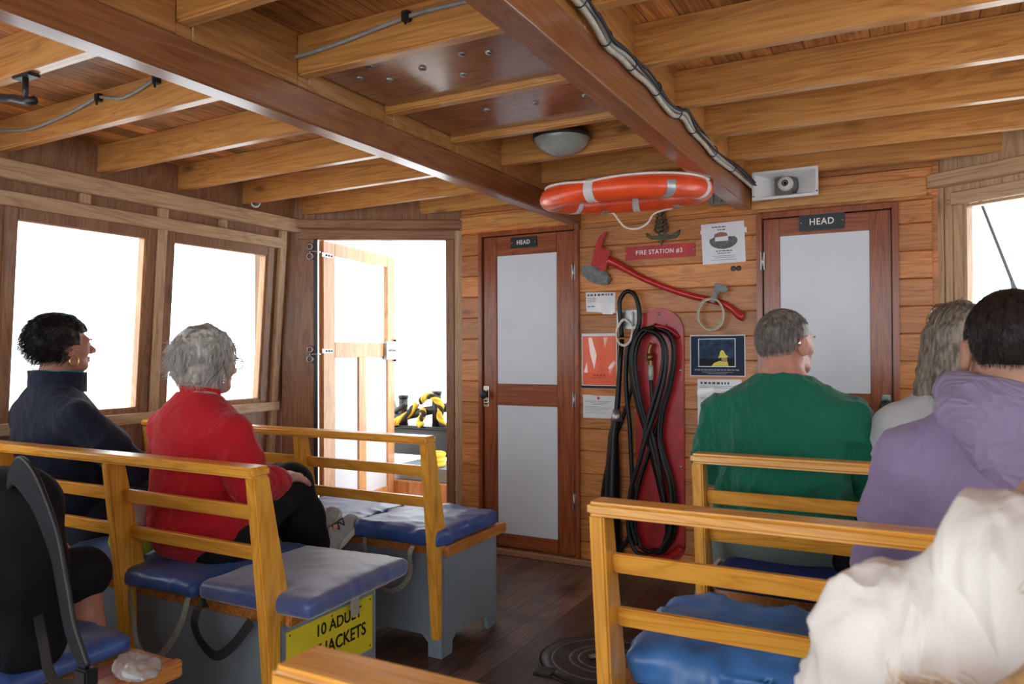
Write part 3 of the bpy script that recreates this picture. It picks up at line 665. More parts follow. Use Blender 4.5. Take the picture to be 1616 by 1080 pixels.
# straps hanging from cushions
def strap(pts,w_,mat,label,cat='strap',group=None,nm='cushion_strap',up=(0,1,0),th=.002):
    sp=spline(pts,6); mb=MB(); P=[];F_=[]
    for i,p in enumerate(sp):
        a=sp[max(0,i-1)]; b=sp[min(len(sp)-1,i+1)]; d=(b-a).normalized(); n=Vector(up); n=(n-d*n.dot(d)).normalized(); s_=d.cross(n)
        for su,sn in ((-1,-1),(1,-1),(1,1),(-1,1)): P.append(p+s_*su*w_/2+n*sn*th/2)
    for i in range(len(sp)-1):
        for k in range(4): F_.append((i*4+k,i*4+(k+1)%4,i*4+4+(k+1)%4,i*4+4+k))
    F_+=[(3,2,1,0),tuple(len(sp)*4-4+k for k in range(4))]
    mb.add(P,F_); return one(mb,nm,mat,label,cat,pts[0],0,group)
gs='cushion straps'
strap([(-2.33,1.63,.452),(-2.325,1.615,.43),(-2.30,1.61,.36),(-2.26,1.60,.27),(-2.19,1.60,.228),(-2.12,1.605,.28),(-2.06,1.61,.37),(-2.045,1.625,.45)],.022,M_webb,'grey webbing strap looping below the cushion of the person in red',group=gs)
strap([(-1.93,1.60,.455),(-1.90,1.55,.47),(-1.90,1.53,.42),(-1.885,1.545,.36),(-1.84,1.56,.325),(-1.79,1.58,.36),(-1.74,1.60,.43)],.030,M_webk,'black webbing strap hanging beside the sign-end post',group=gs)
strap([(-2.04,2.49,.452),(-2.03,2.475,.42),(-2.02,2.49,.36),(-1.97,2.495,.30)],.020,M_webb,'short grey strap end at the back of the far left bench',group=gs)
strap([(-1.77,2.455,.452),(-1.775,2.44,.42),(-1.79,2.465,.34),(-1.85,2.48,.27),(-1.93,2.49,.245),(-2.0,2.49,.30)],.020,M_webb,'grey strap falling beside the aisle post of the far left bench',group=gs)
# yellow life-jacket sign on the end of the near left bench, tape above it
FE=Frame((-1.6715,0,0),(0,1,0),(0,0,1),(1,0,0))
s_=one(MB(FE).box((1.672,.20,.0),(2.075,.385,.003)),'life_jacket_sign',M_yellow,'yellow sign with black life jacket lettering on the bench end','sign',(-1.67,1.87,.29))
part_of(text_mb('10 ADULT',.052,FE,(1.905,.345,.003),.0006,.95,bold=.0008),'lettering',M_inkb,s_)
part_of(text_mb('LIFE JACKETS',.060,FE,(1.885,.280,.003),.0006,.88,bold=.001),'lettering',M_inkb,s_)
for a,b in ((1.685,.372),(1.87,.374),(2.062,.372),(2.062,.213),(1.685,.213),(1.87,.213)):
    part_of(MB().lathe([(0,.002),(.003,.001),(.0035,0)],FE(a,b,.003),(1,0,0),8),'screw',M_dark,s_)
strap([(-1.60,1.955,.50),(-1.592,1.955,.50),(-1.640,1.955,.455),(-1.642,1.953,.42),(-1.645,1.955,.38),(-1.645,1.956,.352)],.040,M_tapeg,'strip of beige tape stuck down over the top of the yellow sign','tape',nm='tape_strip',up=(1,0,0))
# hatch in the floor
t=thing('deck_hatch','round worn iron deck hatch in the aisle floor','hatch',(-1.10,2.80,0))
hc=(-1.10,2.80)
part_of(MB().lathe([(.262,0),(.262,.003),(.250,.004),(.248,.001),(.0,.001)],(*hc,0),(0,0,1),56),'rim',M_dark,t)
part_of(MB().lathe([(.246,0),(.246,.006),(.21,.008),(.0,.008)],(*hc,0),(0,0,1),56),'lid',M_iron,t)
for r in (.205,.135,.10):
    part_of(MB().lathe([(r,.0078),(r,.0092),(r-.007,.0095),(r-.012,.0078)],(*hc,0),(0,0,1),48),'ring_ridge',M_scuff,t)
part_of(MB().tube([(-1.15,2.78,.009),(-1.13,2.785,.018),(-1.06,2.80,.018),(-1.04,2.81,.009)],.010,8),'lift_handle',M_scuff,t)
part_of(MB().box((-1.29,2.56,.0),(-1.22,2.63,.008)),'hinge_lug',M_iron,t,.002)
# ================================================================ THINGS ON THE BACK WALL
FW=Frame((0,YB,0),(1,0,0),(0,0,1),(0,-1,0))
def FWp(x,z,n=0): return FW(x,z,n)
# fire axe
t=thing('fire_axe','red fire axe with grey sheathed blade hung slantwise on the plank wall','axe',(-1.54,YB-.02,1.70))
part_of(MB(FW).prism(G_axe_head,.014,.042),'axe_head',M_axer,t,.005)
part_of(MB(FW).prism(G_axe_blade,.008,.050),'blade_sheath',M_axeg,t,.008,label='grey metal blade sheath')
hp=[FWp(x,z,.028) for x,z in G_handle_c]
part_of(MB().tube(spline(hp,5),[.030,.029,.026,.024,.022]+[.0195]*36+[.0195,.020,.021,.022,.023,.025,.027,.029,.030,.032,.031,.030,.030,.028,.02],12,flat=.62,up=(0,-1,0)),'handle',M_axer,t) if False else None
sp=spline(hp,5); nsp=len(sp); rr=[]
for i in range(nsp):
    u=i/(nsp-1); rr.append(.027-.010*min(1,u/.25) if u<.25 else (.0175 if u<.80 else .0175+.010*((u-.80)/.2)**1.5))
part_of(MB().tube(sp,rr,14,flat=1.0),'handle',M_axer,t)
t=thing('axe_hook','dark metal bracket holding the axe handle against the wall','bracket',(-.90,YB-.02,1.53))
part_of(MB(FW).prism(G_hook_t,.048,.062),'hook_plate',M_axeg,t,.004); part_of(MB(FW).box((-.885,1.545,0),(-.865,1.562,.05)),'stand_off',M_axeg,t,.002)
mb=MB(); 
for dz,r in ((0,.005),(.011,.005)): mb.tube(spline([FWp(x+dz*.6,z-dz*.5,.060+dz) for x,z in G_ring],4,closed=True),r,7,closed=True)
mb.lathe([(.009,-.012),(.010,0),(.009,.012)],FWp(-.89,1.37,.064),(.3,0,1),8)
one(mb,'rope_ring',M_ropey,'pale rope ring dangling from the axe bracket','rope ring',FWp(-.94,1.42,.06))
# bronze eagle-like ornament
t=thing('wall_ornament','bronze leafy ornament with spread side leaves above the red fire station sign','ornament',FWp(-1.21,1.86,.01))
mb=MB(FW).prism(G_eagle_wing,.004,.018); part_of(mb,'spread_leaves',M_bronze,t,.003)
mb=MB()
for k in range(6):
    z=1.865+.022*k; r=.030-.0035*k; mb.ell(FWp(-1.215,z,.014),(r*.55,.010,.017),10)
    if k<5:
        for s in (-1,1):
            mb.tube(spline([FWp(-1.215,z,.014),FWp(-1.215+s*r*.8,z+.006,.018),FWp(-1.215+s*r*1.25,z+.022,.014),FWp(-1.215+s*r*.8,z+.030,.012)],4),.0055,6)
mb.tube([FWp(-1.215,1.98,.012),FWp(-1.215,2.01,.012)],.006,6)
part_of(mb,'crest',M_bronze,t)
part_of(MB(FW).prism([(-1.225,1.825),(-1.207,1.825),(-1.213,1.80),(-1.219,1.80)],.004,.014),'tail',M_bronze,t)
# FIRE STATION sign
s_=one(MB(FW).box((-1.425,1.729,.001),(-1.033,1.803,.006)),'fire_station_sign',M_redp,'red plate lettered in white for the fire station above the axe handle','sign',FWp(-1.229,1.766,0),.001)
part_of(text_mb('FIRE STATION #3',.0345,Frame((0,YB,0),(1,0,0),(0,0,1),(0,-1,0)),(-1.232,1.766,.006),.0005,.90,bold=.0004,space=1.12),'lettering',M_letw,s_)
for x in (-1.418,-1.041): part_of(MB().lathe([(0,.002),(.003,.001),(.0035,0)],FWp(x,1.767,.006),(0,-1,0),8),'screw',M_chrome,s_)
def lines(specs,n=.0022):
    mb=MB(FW)
    r_=random.Random(3)
    for (x0,x1,z,h) in specs:
        x=x0
        while x<x1-.004:
            w_=min(r_.uniform(.008,.022),x1-x); mb.box((x,z-h/2,n),(x+w_,z+h/2,n+.0003)); x+=w_+h*.6
    return mb
# boat flyer
s_=one(MB(FW).prism(G_boatp,.0008,.0018),'boat_flyer',M_paper,'white taped flyer with an oval picture of a boat near the second door','flyer',FWp(-.89,1.79,0))
ov=[( -.885+.073*math.cos(a),1.802+.044*math.sin(a)) for a in [math.pi*(1+i/14) for i in range(15)]]+[(-.818,1.815),(-.83,1.822),(-.93,1.822),(-.955,1.812)]
M_pg=plain('print_dark',(.12,.125,.12),.5,mottle=.6,scale=60); M_pr=plain('print_red',(.35,.10,.10),.5)
pic=part_of(MB(FW).prism(ov,.0018,.0022),'boat_picture',M_pg,s_)
part_of(MB(FW).prism([(-.93,1.838),(-.935,1.82),(-.862,1.826),(-.868,1.842),(-.90,1.848)],.0018,.0023),'boat_roof',M_pr,pic,label='red printed roof')
part_of(MB(FW).box((-.928,1.800,.0022),(-.860,1.822,.0025)),'boat_cabin',M_paper,pic)
mb=lines([(-.945,-.87,1.875,.006),(-.915,-.875,1.860,.006),(-.925,-.84,1.748,.006),(-.915,-.85,1.736,.004),(-.945,-.825,1.722,.002),(-.93,-.83,1.713,.002),(-.95,-.82,1.701,.002)])
part_of(mb,'printed_text',M_ink,s_)
M_clear=plain('clear_tape',(.80,.82,.86),.12,coat=.8)
part_of(MB(FW).prism([(-1.005,1.842),(-.94,1.862),(-.87,1.858),(-.765,1.835),(-.765,1.862),(-.86,1.885),(-.92,1.885),(-1.005,1.862)],.0020,.0024),'tape_strip',M_clear,s_)
# small notice in a sleeve
s_=one(MB(FW).prism(G_p1,.0008,.002),'small_notice',M_paper,'small white notice in a creased clear sleeve under the axe blade','notice',FWp(-1.58,1.50,0))
part_of(lines([(-1.655,-1.50,1.543,.012),(-1.655,-1.54,1.525,.003),(-1.655,-1.55,1.515,.003),(-1.655,-1.55,1.505,.003),(-1.655,-1.60,1.478,.006)],.002),'printed_text',M_ink,s_)
part_of(MB(FW).prism([(-1.60,1.535),(-1.545,1.54),(-1.49,1.48),(-1.50,1.43),(-1.56,1.432),(-1.61,1.48)],.0022,.0032),'sleeve_patch',M_clear,s_)
# red/orange card
s_=one(MB(FW).box((-1.695,1.012,.0005),(-1.475,1.326,.0025)),'orange_card',M_navyposter,'glossy orange safety card in a sleeve left of the hose','card',FWp(-1.58,1.17,0))
part_of(MB(FW).box((-1.693,1.026,.0025),(-1.477,1.324,.0028)),'border',M_paper,s_); part_of(MB(FW).box((-1.686,1.030,.0028),(-1.482,1.308,.0032)),'orange_sheet',M_orange,s_)
part_of(lines([(-1.62,-1.55,1.085,.010),(-1.635,-1.54,1.070,.004)],.0032),'printed_text',plain('print_rust',(.45,.06,.03),.5),s_)
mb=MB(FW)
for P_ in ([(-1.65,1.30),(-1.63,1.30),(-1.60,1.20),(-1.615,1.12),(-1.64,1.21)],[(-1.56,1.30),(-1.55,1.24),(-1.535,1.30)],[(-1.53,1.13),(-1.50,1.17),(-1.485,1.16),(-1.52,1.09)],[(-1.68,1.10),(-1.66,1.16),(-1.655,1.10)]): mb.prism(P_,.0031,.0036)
part_of(mb,'sleeve_patch',plain('painted_glare',(.92,.55,.46),.08,coat=1),s_)  # pale slivers are glare on the sleeve, painted as colour
# red cross sheet
s_=one(MB(FW).box((-1.686,.842,.0008),(-1.487,.970,.002)),'first_aid_notice',M_paper,'white typed notice headed by a small red cross beside the hose','notice',FWp(-1.59,.905,0))
part_of(MB(FW).box((-1.602,.953,.002),(-1.580,.959,.0024)).box((-1.594,.945,.002),(-1.588,.967,.0024)),'red_cross',plain('print_cross',(.65,.03,.05),.5),s_)
part_of(lines([(-1.67,-1.52,.936,.002),(-1.64,-1.53,.928,.002),(-1.625,-1.56,.920,.002),(-1.67,-1.60,.908,.0015),(-1.67,-1.51,.900,.0015),(-1.67,-1.53,.892,.0015),(-1.67,-1.58,.884,.0015),(-1.67,-1.55,.872,.0015)],.002),'printed_text',M_ink,s_)
part_of(MB(FW).prism([(-1.69,.972),(-1.66,.975),(-1.62,.972),(-1.64,.955),(-1.68,.945)],.0021,.0028),'tape_strip',M_clear,s_)
# big sheet behind the person in green
s_=one(MB(FW).box((-1.026,.66,.0008),(-.797,1.072,.002)),'typed_sheet',M_paper,'tall typed white sheet pinned below the poster of the yellow oilskin','notice',FWp(-.91,.87,0))
part_of(lines([(-1.01,-.86,1.052,.012),(-1.01,-.82,1.036,.002),(-1.01,-.84,1.028,.002),(-1.01,-.86,.975,.002),(-1.01,-.83,.967,.002),(-1.01,-.85,.93,.002),(-1.01,-.84,.92,.002)]),'printed_text',M_ink,s_)
part_of(MB(FW).prism([(-1.028,1.01),(-.99,1.025),(-.94,1.03),(-.94,1.01),(-.99,.998),(-1.028,.985)],.0021,.0028),'tape_strip',M_clear,s_)
# poster with a figure in yellow oilskins
s_=one(MB(FW).box((-1.064,1.088,.001),(-.777,1.305,.004)),'oilskin_poster',M_paper,'dark blue poster with a small figure in a yellow hat and coat','poster',FWp(-.92,1.20,0))
part_of(MB(FW).box((-1.060,1.092,.004),(-.781,1.301,.0046)),'poster_sheet',M_navyposter,s_)
part_of(MB(FW).box((-1.020,1.138,.0046),(-.826,1.287,.0050)),'picture_frame',M_paper,s_)
M_sea=plain('print_sea',(.022,.055,.13),.5,mottle=.7,scale=25,spec=.2)
pic=part_of(MB(FW).box((-1.016,1.142,.0050),(-.830,1.283,.0054)),'sea_picture',M_sea,s_)
part_of(MB(FW).box((-1.016,1.142,.0054),(-.830,1.182,.0057)),'dark_sea',plain('print_black_sea',(.008,.011,.014),.5,spec=.2),pic)
M_yp=plain('print_yellow',(.78,.68,.03),.4)
part_of(MB(FW).prism([(-.916,1.185),(-.908,1.200),(-.905,1.218),(-.895,1.228),(-.885,1.220),(-.876,1.202),(-.862,1.192),(-.878,1.184),(-.90,1.186)],.0057,.0060),'yellow_hat',M_yp,pic)
part_of(MB(FW).prism([(-.950,1.143),(-.938,1.158),(-.908,1.170),(-.885,1.165),(-.868,1.168),(-.862,1.143)],.0057,.0060),'yellow_coat',M_yp,pic)
part_of(MB(FW).prism([(-.898,1.186),(-.870,1.186),(-.868,1.170),(-.888,1.166),(-.898,1.172)],.0060,.0062),'printed_face',plain('print_skin',(.5,.27,.2),.5),pic)
part_of(lines([(-1.04,-.80,1.122,.006),(-1.0,-.84,1.110,.003),(-.97,-.87,1.102,.003)],.0048),'printed_text',plain('print_grey',(.28,.30,.33),.5),s_)
# wall knots / plugs under the flyer
one(MB().lathe([(.010,.004),(.013,.003),(.014,0)],FWp(-.835,1.652,0),(0,-1,0),14).lathe([(.010,.004),(.013,.003),(.014,0)],FWp(-.808,1.652,0),(0,-1,0),14),'cable_gland',M_dark,'pair of small black glands below the boat flyer','gland',FWp(-.82,1.652,0))
# red hose board
t=thing('hose_board','tall red board with rounded ends carrying the coiled black hose','hose board',FWp(-1.23,.76,.0))
P=[(-1.365+.0,.16),(-1.365,1.31)]+[(-1.23+.135*math.cos(a),1.325+.130*math.sin(a)) for a in [math.pi-math.pi*i/16 for i in range(17)]]+[(-1.095,.16)]+[(-1.23+.135*math.cos(a),.19+.135*math.sin(a)) for a in [-math.pi*i/16 for i in range(17)]]
part_of(MB(FW).prism(P,.002,.020),'back_board',M_redp,t,.003)
part_of(MB().tube(spline([FWp(-1.325,1.295,.022),FWp(-1.28,1.335,.06),FWp(-1.225,1.352,.075),FWp(-1.17,1.335,.06),FWp(-1.13,1.295,.022)],5),.024,10,flat=.5),'saddle',M_redp,t)
part_of(MB(FW).box((-1.255,1.338,.02),(-1.185,1.372,.035)),'saddle_bracket',M_redp,t,.004)
part_of(MB().tube(spline([FWp(-1.34,.17,.02),FWp(-1.29,.125,.06),FWp(-1.23,.11,.08),FWp(-1.17,.125,.06),FWp(-1.12,.17,.02)],5),.030,10,flat=.5),'lower_cradle',M_redp,t)
for x,z in ((-1.23,1.425),(-1.347,.60),(-1.113,.60),(-1.347,1.12),(-1.113,1.12)): part_of(MB().lathe([(0,.004),(.006,.003),(.008,0)],FWp(x,z,.020),(0,-1,0),10),'bolt_head',M_steel,t)
# coiled hose
mb=MB(); 
def hose(P,d0,d1,r=.0118):
    sp=spline([FWp(x,z,d0+(d1-d0)*i/(len(P)-1)) for i,(x,z) in enumerate(P)],5); mb.tube(sp,r,10)
hose(G_coilL1,.075,.055); hose(G_coilL2,.10,.085); hose(G_coilR1,.05,.10); hose(G_coilR2,.125,.12); hose(G_coilR3,.085,.06)
hose([(x+.022,z) for x,z in G_coilL1],.11,.09); hose([(x-.020,z-.01) for x,z in G_coilR1],.145,.14)
hose([(x-.012,z+.01) for x,z in G_coilR3],.045,.11)
o=one(mb,'fire_hose',M_black,'black rubber hose looped in crossing coils over the red board','hose',FWp(-1.24,.75,.07))
mb=MB(); f=[FWp(x,z,.06) for x,z in G_fit]; mb.tube(spline(f,4),.013,10); mb.lathe([(.019,-.02),(.021,0),(.019,.02)],FWp(-1.268,1.19,.06),(0,0,1),12)
part_of(mb,'coupling',M_brass,o); part_of(MB().lathe([(.014,0),(.016,.03),(.015,.075),(.012,.085)],FWp(-1.264,1.065,.06),(0,0,1),12),'coupling_sleeve',M_lamp,o,label='pale sleeve')
part_of(MB().tube(spline([FWp(x,z,.06) for x,z in G_drop],4),.011,8),'hose_tail',M_black,o)
# extinguisher-type horn / nozzle left of it
t=thing('horn_and_bracket','long black horn with its looped black hose held in a grey wall bracket','extinguisher horn',FWp(-1.46,.7,.04))
part_of(MB(FW).box((-1.470,1.345,.002),(-1.352,1.450,.030)).box((-1.455,1.36,.03),(-1.437,1.44,.062)).box((-1.385,1.36,.03),(-1.367,1.44,.062)),'wall_bracket',M_steel,t,.004)
pr=[.013,.014,.015,.016,.030,.040,.045,.048,.050]
part_of(MB().tube([FWp(x,z,.055) for x,z in G_nozzle],pr,18),'horn',M_black,t)
part_of(MB().lathe([(.022,-.035),(.024,0),(.030,.028)][::-1] if False else [(.034,-.03),(.026,.0),(.021,.035)],FWp(-1.463,.865,.055),(0,0,1),18),'collar',M_steel,t)
part_of(MB().tube(spline([FWp(-1.43,1.30,.055)]+[FWp(x,z,.07) for x,z in G_loop1],6),.0125,10),'horn_hose',M_black,t)
part_of(MB().tube(spline([FWp(x,z,.03) for x,z in G_loop2],6),.011,8),'lower_hose',M_black,t)
mb=MB()
for k in (0,1): mb.tube(spline([FWp(x+.005*k,z-.007*k,.082+.009*k) for x,z in G_lanyard],4,closed=True),.0042,6,closed=True)
one(mb,'lanyard',M_rope,'small pale cord loop hanging on the grey wall bracket','cord',FWp(-1.40,1.33,.09))
# loudspeaker horn
t=thing('loudspeaker','white rectangular horn loudspeaker above the right mahogany door','loudspeaker',(-.575,3.90,2.05))
FS=Frame((-.558,3.86,2.040),(1,0,0),(0,0,1),(0,-1,0)); hw,hh=.153,.070
mb=MB(FS)
ring=[(-hw,-hh),(hw,-hh),(hw,hh),(-hw,hh)]; inn=[(-hw+.012,-hh+.012),(hw-.012,-hh+.012),(hw-.012,hh-.012),(-hw+.012,hh-.012)]; thr=[(-.035,-.03),(.035,-.03),(.035,.03),(-.035,.03)]
P=[FS(x,z,0) for x,z in ring]+[FS(x,z,0) for x,z in inn]+[FS(x,z,-.10) for x,z in thr]+[FS(x,z,-.012) for x,z in ring]
mb.add(P,[(i,(i+1)%4,4+(i+1)%4,4+i) for i in range(4)]+[(4+i,4+(i+1)%4,8+(i+1)%4,8+i) for i in range(4)]+[(8,9,10,11)]+[(12+i,12+(i+1)%4,(i+1)%4,i) for i in range(4)])
part_of(mb,'horn_mouth',M_frost,t)
part_of(MB().lathe([(.060,-.095),(.050,-.06),(.036,-.045)],FS(.0,.005,0),(0,-1,0),28),'inner_bell',M_horng,t,label='dark grey inner bell')
part_of(MB().lathe([(.036,-.10),(.036,-.03),(.032,-.018),(.012,-.015),(0,-.018)],FS(-.0,.005,0),(0,-1,0),28),'centre_driver',M_whitep,t)
part_of(MB().lathe([(.014,-.016),(.016,-.012),(.010,-.011),(.010,-.016)],FS(0,.005,0),(0,-1,0),16),'driver_ring',M_dark,t)
for x in (-1,1): part_of(MB().lathe([(0,.002),(.003,.001),(.004,0)],FS(x*(hw-.006),-hh+.02,.0),(0,-1,0),8),'screw',M_dark,t)
part_of(MB().box((-.61,3.90,1.99),(-.53,YB,2.08)),'mount',M_horng,t)
# vent
t=thing('vent_grille','small grey vent box with slots under the ceiling behind the lifebuoy','vent',FWp(-.90,2.03,.01))
part_of(MB(FW).box((-.955,1.99,.002),(-.838,2.07,.030)),'housing',M_steel,t,.003)
for x in (-.935,-.895,-.86): part_of(MB(FW).box((x-.006,2.0,.030),(x+.008,2.058,.038)),'louvre',M_lamp,t,.002)
# ---------------------------------------------------------------- lifebuoy under the joists
bc=Vector((-1.165,3.22,1.925)); tilt=R(6.0)
bc=bc+Vector((.02,0,0))
t=thing('lifebuoy','orange lifebuoy with white bands slung flat below the ceiling','lifebuoy',bc)
Mt=Matrix.Rotation(tilt,3,'X'); BR,br=.333,.053
def bp(a,phi,rr=1.0): # point on torus
    return bc+Mt@Vector(((BR+br*rr*math.cos(phi))*math.cos(a),(BR+br*rr*math.cos(phi))*math.sin(a),br*.92*rr*math.sin(phi)))
mb=MB(); NA,NP=72,20; P=[bp(2*math.pi*i/NA,2*math.pi*k/NP) for i in range(NA) for k in range(NP)]
mb.add(P,[(i*NP+k,i*NP+(k+1)%NP,((i+1)%NA)*NP+(k+1)%NP,((i+1)%NA)*NP+k) for i in range(NA) for k in range(NP)],True)
part_of(mb,'ring',M_buoy,t)
def band(a0,a1,mat,nm,rr=1.03,p0=0,p1=2*math.pi,label=None):
    mb=MB(); na=6; npn=24; full=(p1-p0)>6.2
    P=[bp(a0+(a1-a0)*i/na,p0+(p1-p0)*k/npn,rr) for i in range(na+1) for k in range(npn+1)]
    P2=[bp(a0+(a1-a0)*i/na,p0+(p1-p0)*k/npn,rr-.04) for i in range(na+1) for k in range(npn+1)]
    w_=npn+1; F_=[(i*w_+k,i*w_+k+1,(i+1)*w_+k+1,(i+1)*w_+k) for i in range(na) for k in range(npn)]
    b=len(P); F_+= [tuple(b+q for q in f[::-1]) for f in F_]
    for k in range(npn): F_+=[(k,b+k,b+k+1,k+1),(na*w_+k+1,b+na*w_+k+1,b+na*w_+k,na*w_+k)]
    mb.add(P+P2,F_,True); return part_of(mb,nm,mat,t,label=label)
for a in (R(-94),R(-5),R(100),R(158)): band(a-.055,a+.055,M_tape,'band',label='white band')
for a in (R(-42),R(128),R(60),R(200)): band(a-.055,a+.055,M_silver,'reflective_patch',1.025,R(-130),R(20) if a<0 else R(40),label='silver reflective patch')
# grab line
anch=[R(205),R(-52),R(38),R(128)]
mb=MB()
for a,b in ((R(158),R(266)),(R(-94),R(-5)),(R(-5),R(100)),(R(100),R(158))):
    pts=[]
    for i in range(9):
        u=i/8; aa=a+(b-a)*u; sag=math.sin(math.pi*u)
        pts.append(bp(aa,R(35)+R(30)*sag,1.10))
    mb.tube(spline(pts,3),.0055,6)
mb.tube(spline([bp(R(122),R(-60),1.1),(-1.305,3.5,1.90),(-1.253,3.5,1.835),(-1.189,3.5,1.818),(-1.134,3.5,1.842),(-1.10,3.5,1.885),bp(R(72),R(-60),1.1)],5),.005,6)
part_of(mb,'grab_line',M_rope,t,label='white grab rope')
mb=MB()
mb.tube(spline([bp(R(-20),R(90),1.0),(-.85,3.15,2.03),(-.86,3.18,2.14)],4),.005,6).tube(spline([bp(R(90),R(90),1.0),(-1.16,3.53,2.06),(-1.16,3.55,2.13)],4),.005,6)
part_of(mb,'sling',M_webk,t,label='dark cord slings to the joists')
# ceiling lamp
t=thing('ceiling_lamp','opal glass bulkhead lamp on the ceiling between the two long girders','lamp',(-1.36,3.00,2.15))
part_of(MB().lathe([(.128,.0),(.128,.022),(.12,.028),(.10,.03),(.10,.075)],(-1.36,3.0,2.152),(0,0,1),36,sx=1.0),'lamp_base',M_dark,t)
part_of(MB().lathe([(0,-.072),(.045,-.068),(.085,-.052),(.112,-.028),(.124,-.004),(.124,.004)],(-1.36,3.0,2.155),(0,0,1),36),'lamp_shade',M_lamp,t)
# ---------------------------------------------------------------- cables and fittings under the roof
t=thing('cable_run','bundle of white and black cables tied along the right girder','cable',(-.72,2.5,2.06))
pts=[Vector((-.722,1.0,2.10))]+[Vector(p)+Vector((.004,0,0)) for p in G_cable2] if False else None
cb=[(-.724,.6,2.08),(-.724,1.2,2.085),(-.724,1.55,2.09),(-.724,1.70,2.088),(-.724,1.80,2.075),(-.724,1.89,2.05),(-.724,2.0,2.056),(-.724,2.12,2.052),(-.724,2.25,2.058),(-.724,2.40,2.04),(-.724,2.52,2.037),(-.724,2.64,2.06),(-.724,2.75,2.042),(-.724,2.94,2.04),(-.724,3.10,2.027),(-.724,3.27,2.032),(-.724,3.53,2.045),(-.722,3.80,2.05),(-.70,3.93,2.03)]
sp=spline(cb,5); r_=random.Random(5)
part_of(MB().tube([p+Vector((0,0,-.004)) for p in sp],.0088,8),'white_cable',M_ropey if False else plain('cable_white',(.50,.46,.38),.45,mottle=.2,scale=30),t)
part_of(MB().tube([p+Vector((.010,.0,.008+.004*math.sin(i*.4))) for i,p in enumerate(sp)],.0075,8),'grey_cable',plain('cable_grey',(.33,.32,.29),.5),t)
for k,(dx,dz) in enumerate(((.002,.018),(.014,.020),(.020,.006))):
    part_of(MB().tube([p+Vector((dx+.004*math.sin(i*.23+k),0,dz+.006*math.sin(i*.31+k*2))) for i,p in enumerate(sp)],.0042,6),'black_cable',M_webk,t)
for i in range(6,len(sp)-4,9):
    p=sp[i]; part_of(MB().tube([p+Vector((.006+.018*math.cos(a),0,.006+.022*math.sin(a))) for a in [2*math.pi*k/12 for k in range(12)]],.0022,5,closed=True),'cable_tie',M_webk,t)
M_cg=plain('cable_conduit_grey',(.30,.31,.31),.4,mottle=.2,scale=40)
t=thing('ceiling_cable','grey cable clipped along a joist from the left wall to the long girder','cable',(-2.8,1.73,2.14))
yj=1.742
part_of(MB().tube(spline([(-3.44,yj,2.165),(-3.34,yj,2.152),(-3.15,yj,2.130),(-2.96,yj,2.143),(-2.78,yj,2.17),(-2.70,yj,2.186),(-2.64,yj,2.176),(-2.56,yj,2.160),(-2.47,yj,2.171),(-2.37,yj,2.197)],6),.0062,8),'cable',M_cg,t)
for x,z in ((-2.69,2.186),(-2.36,2.196)): part_of(MB().box((x-.012,yj-.012,z-.016),(x+.012,yj+.010,z+.012)).tube([(x+.004,yj-.01,z-.034),(x+.004,yj-.012,z)],.005,6),'clip',M_dark,t,.002)
t=thing('ceiling_cable','grey cable clipped along the joist between the two long girders','cable',(-1.4,1.73,2.16))
part_of(MB().tube(spline([(-1.80,1.742,2.16),(-1.685,1.742,2.150),(-1.60,1.742,2.153),(-1.50,1.742,2.160),(-1.35,1.742,2.176),(-1.22,1.742,2.186),(-1.05,1.742,2.183),(-.90,1.742,2.18)],6),.0062,8),'cable',M_cg,t)
part_of(MB().box((-1.285,1.73,2.17),(-1.262,1.75,2.20)).tube([(-1.27,1.732,2.158),(-1.27,1.73,2.18)],.005,6),'clip',M_dark,t,.002)
t=thing('ceiling_bracket','small black metal bracket screwed under a joist at upper left','bracket',(-2.43,1.33,2.08))
part_of(MB().box((-2.47,1.315,2.080),(-2.38,1.355,2.0905)),'plate',M_dark,t,.003)
part_of(MB().tube([(-2.425,1.333,2.085),(-2.425,1.333,2.01)],.009,8),'stem',M_dark,t)
part_of(MB().tube([(-2.54,1.325,2.035),(-2.48,1.33,2.025),(-2.42,1.333,2.008),(-2.38,1.333,2.004)],.014,8),'swivel_arm',M_dark,t,label='black swivel arm')
pa=Vector((-3.36,3.12,2.085)); pd=Vector((.8,-.6,-.05)).normalized()
one(MB().lathe([(.020,0),(.027,0),(.027,.05),(.020,.05),(.020,0)],pa,pd,22),'pipe_end',M_whitep,'short white plastic pipe end above the left window rail','pipe',pa)
# thin aerial outside the right window
t=thing('aerial','thin whip aerial on a dark base outside the right-hand window','aerial',(.65,6.0,1.2))
part_of(MB().tube([(.66,6.0,1.2),(.60,6.0,1.56),(.567,6.0,1.69)],[.03,.024,.010],10),'aerial_base',M_dark,t); part_of(MB().tube([(.567,6.0,1.69),(.403,6.0,2.21),(.15,6.0,3.0)],[.011,.010,.008],6),'whip',M_dark,t)
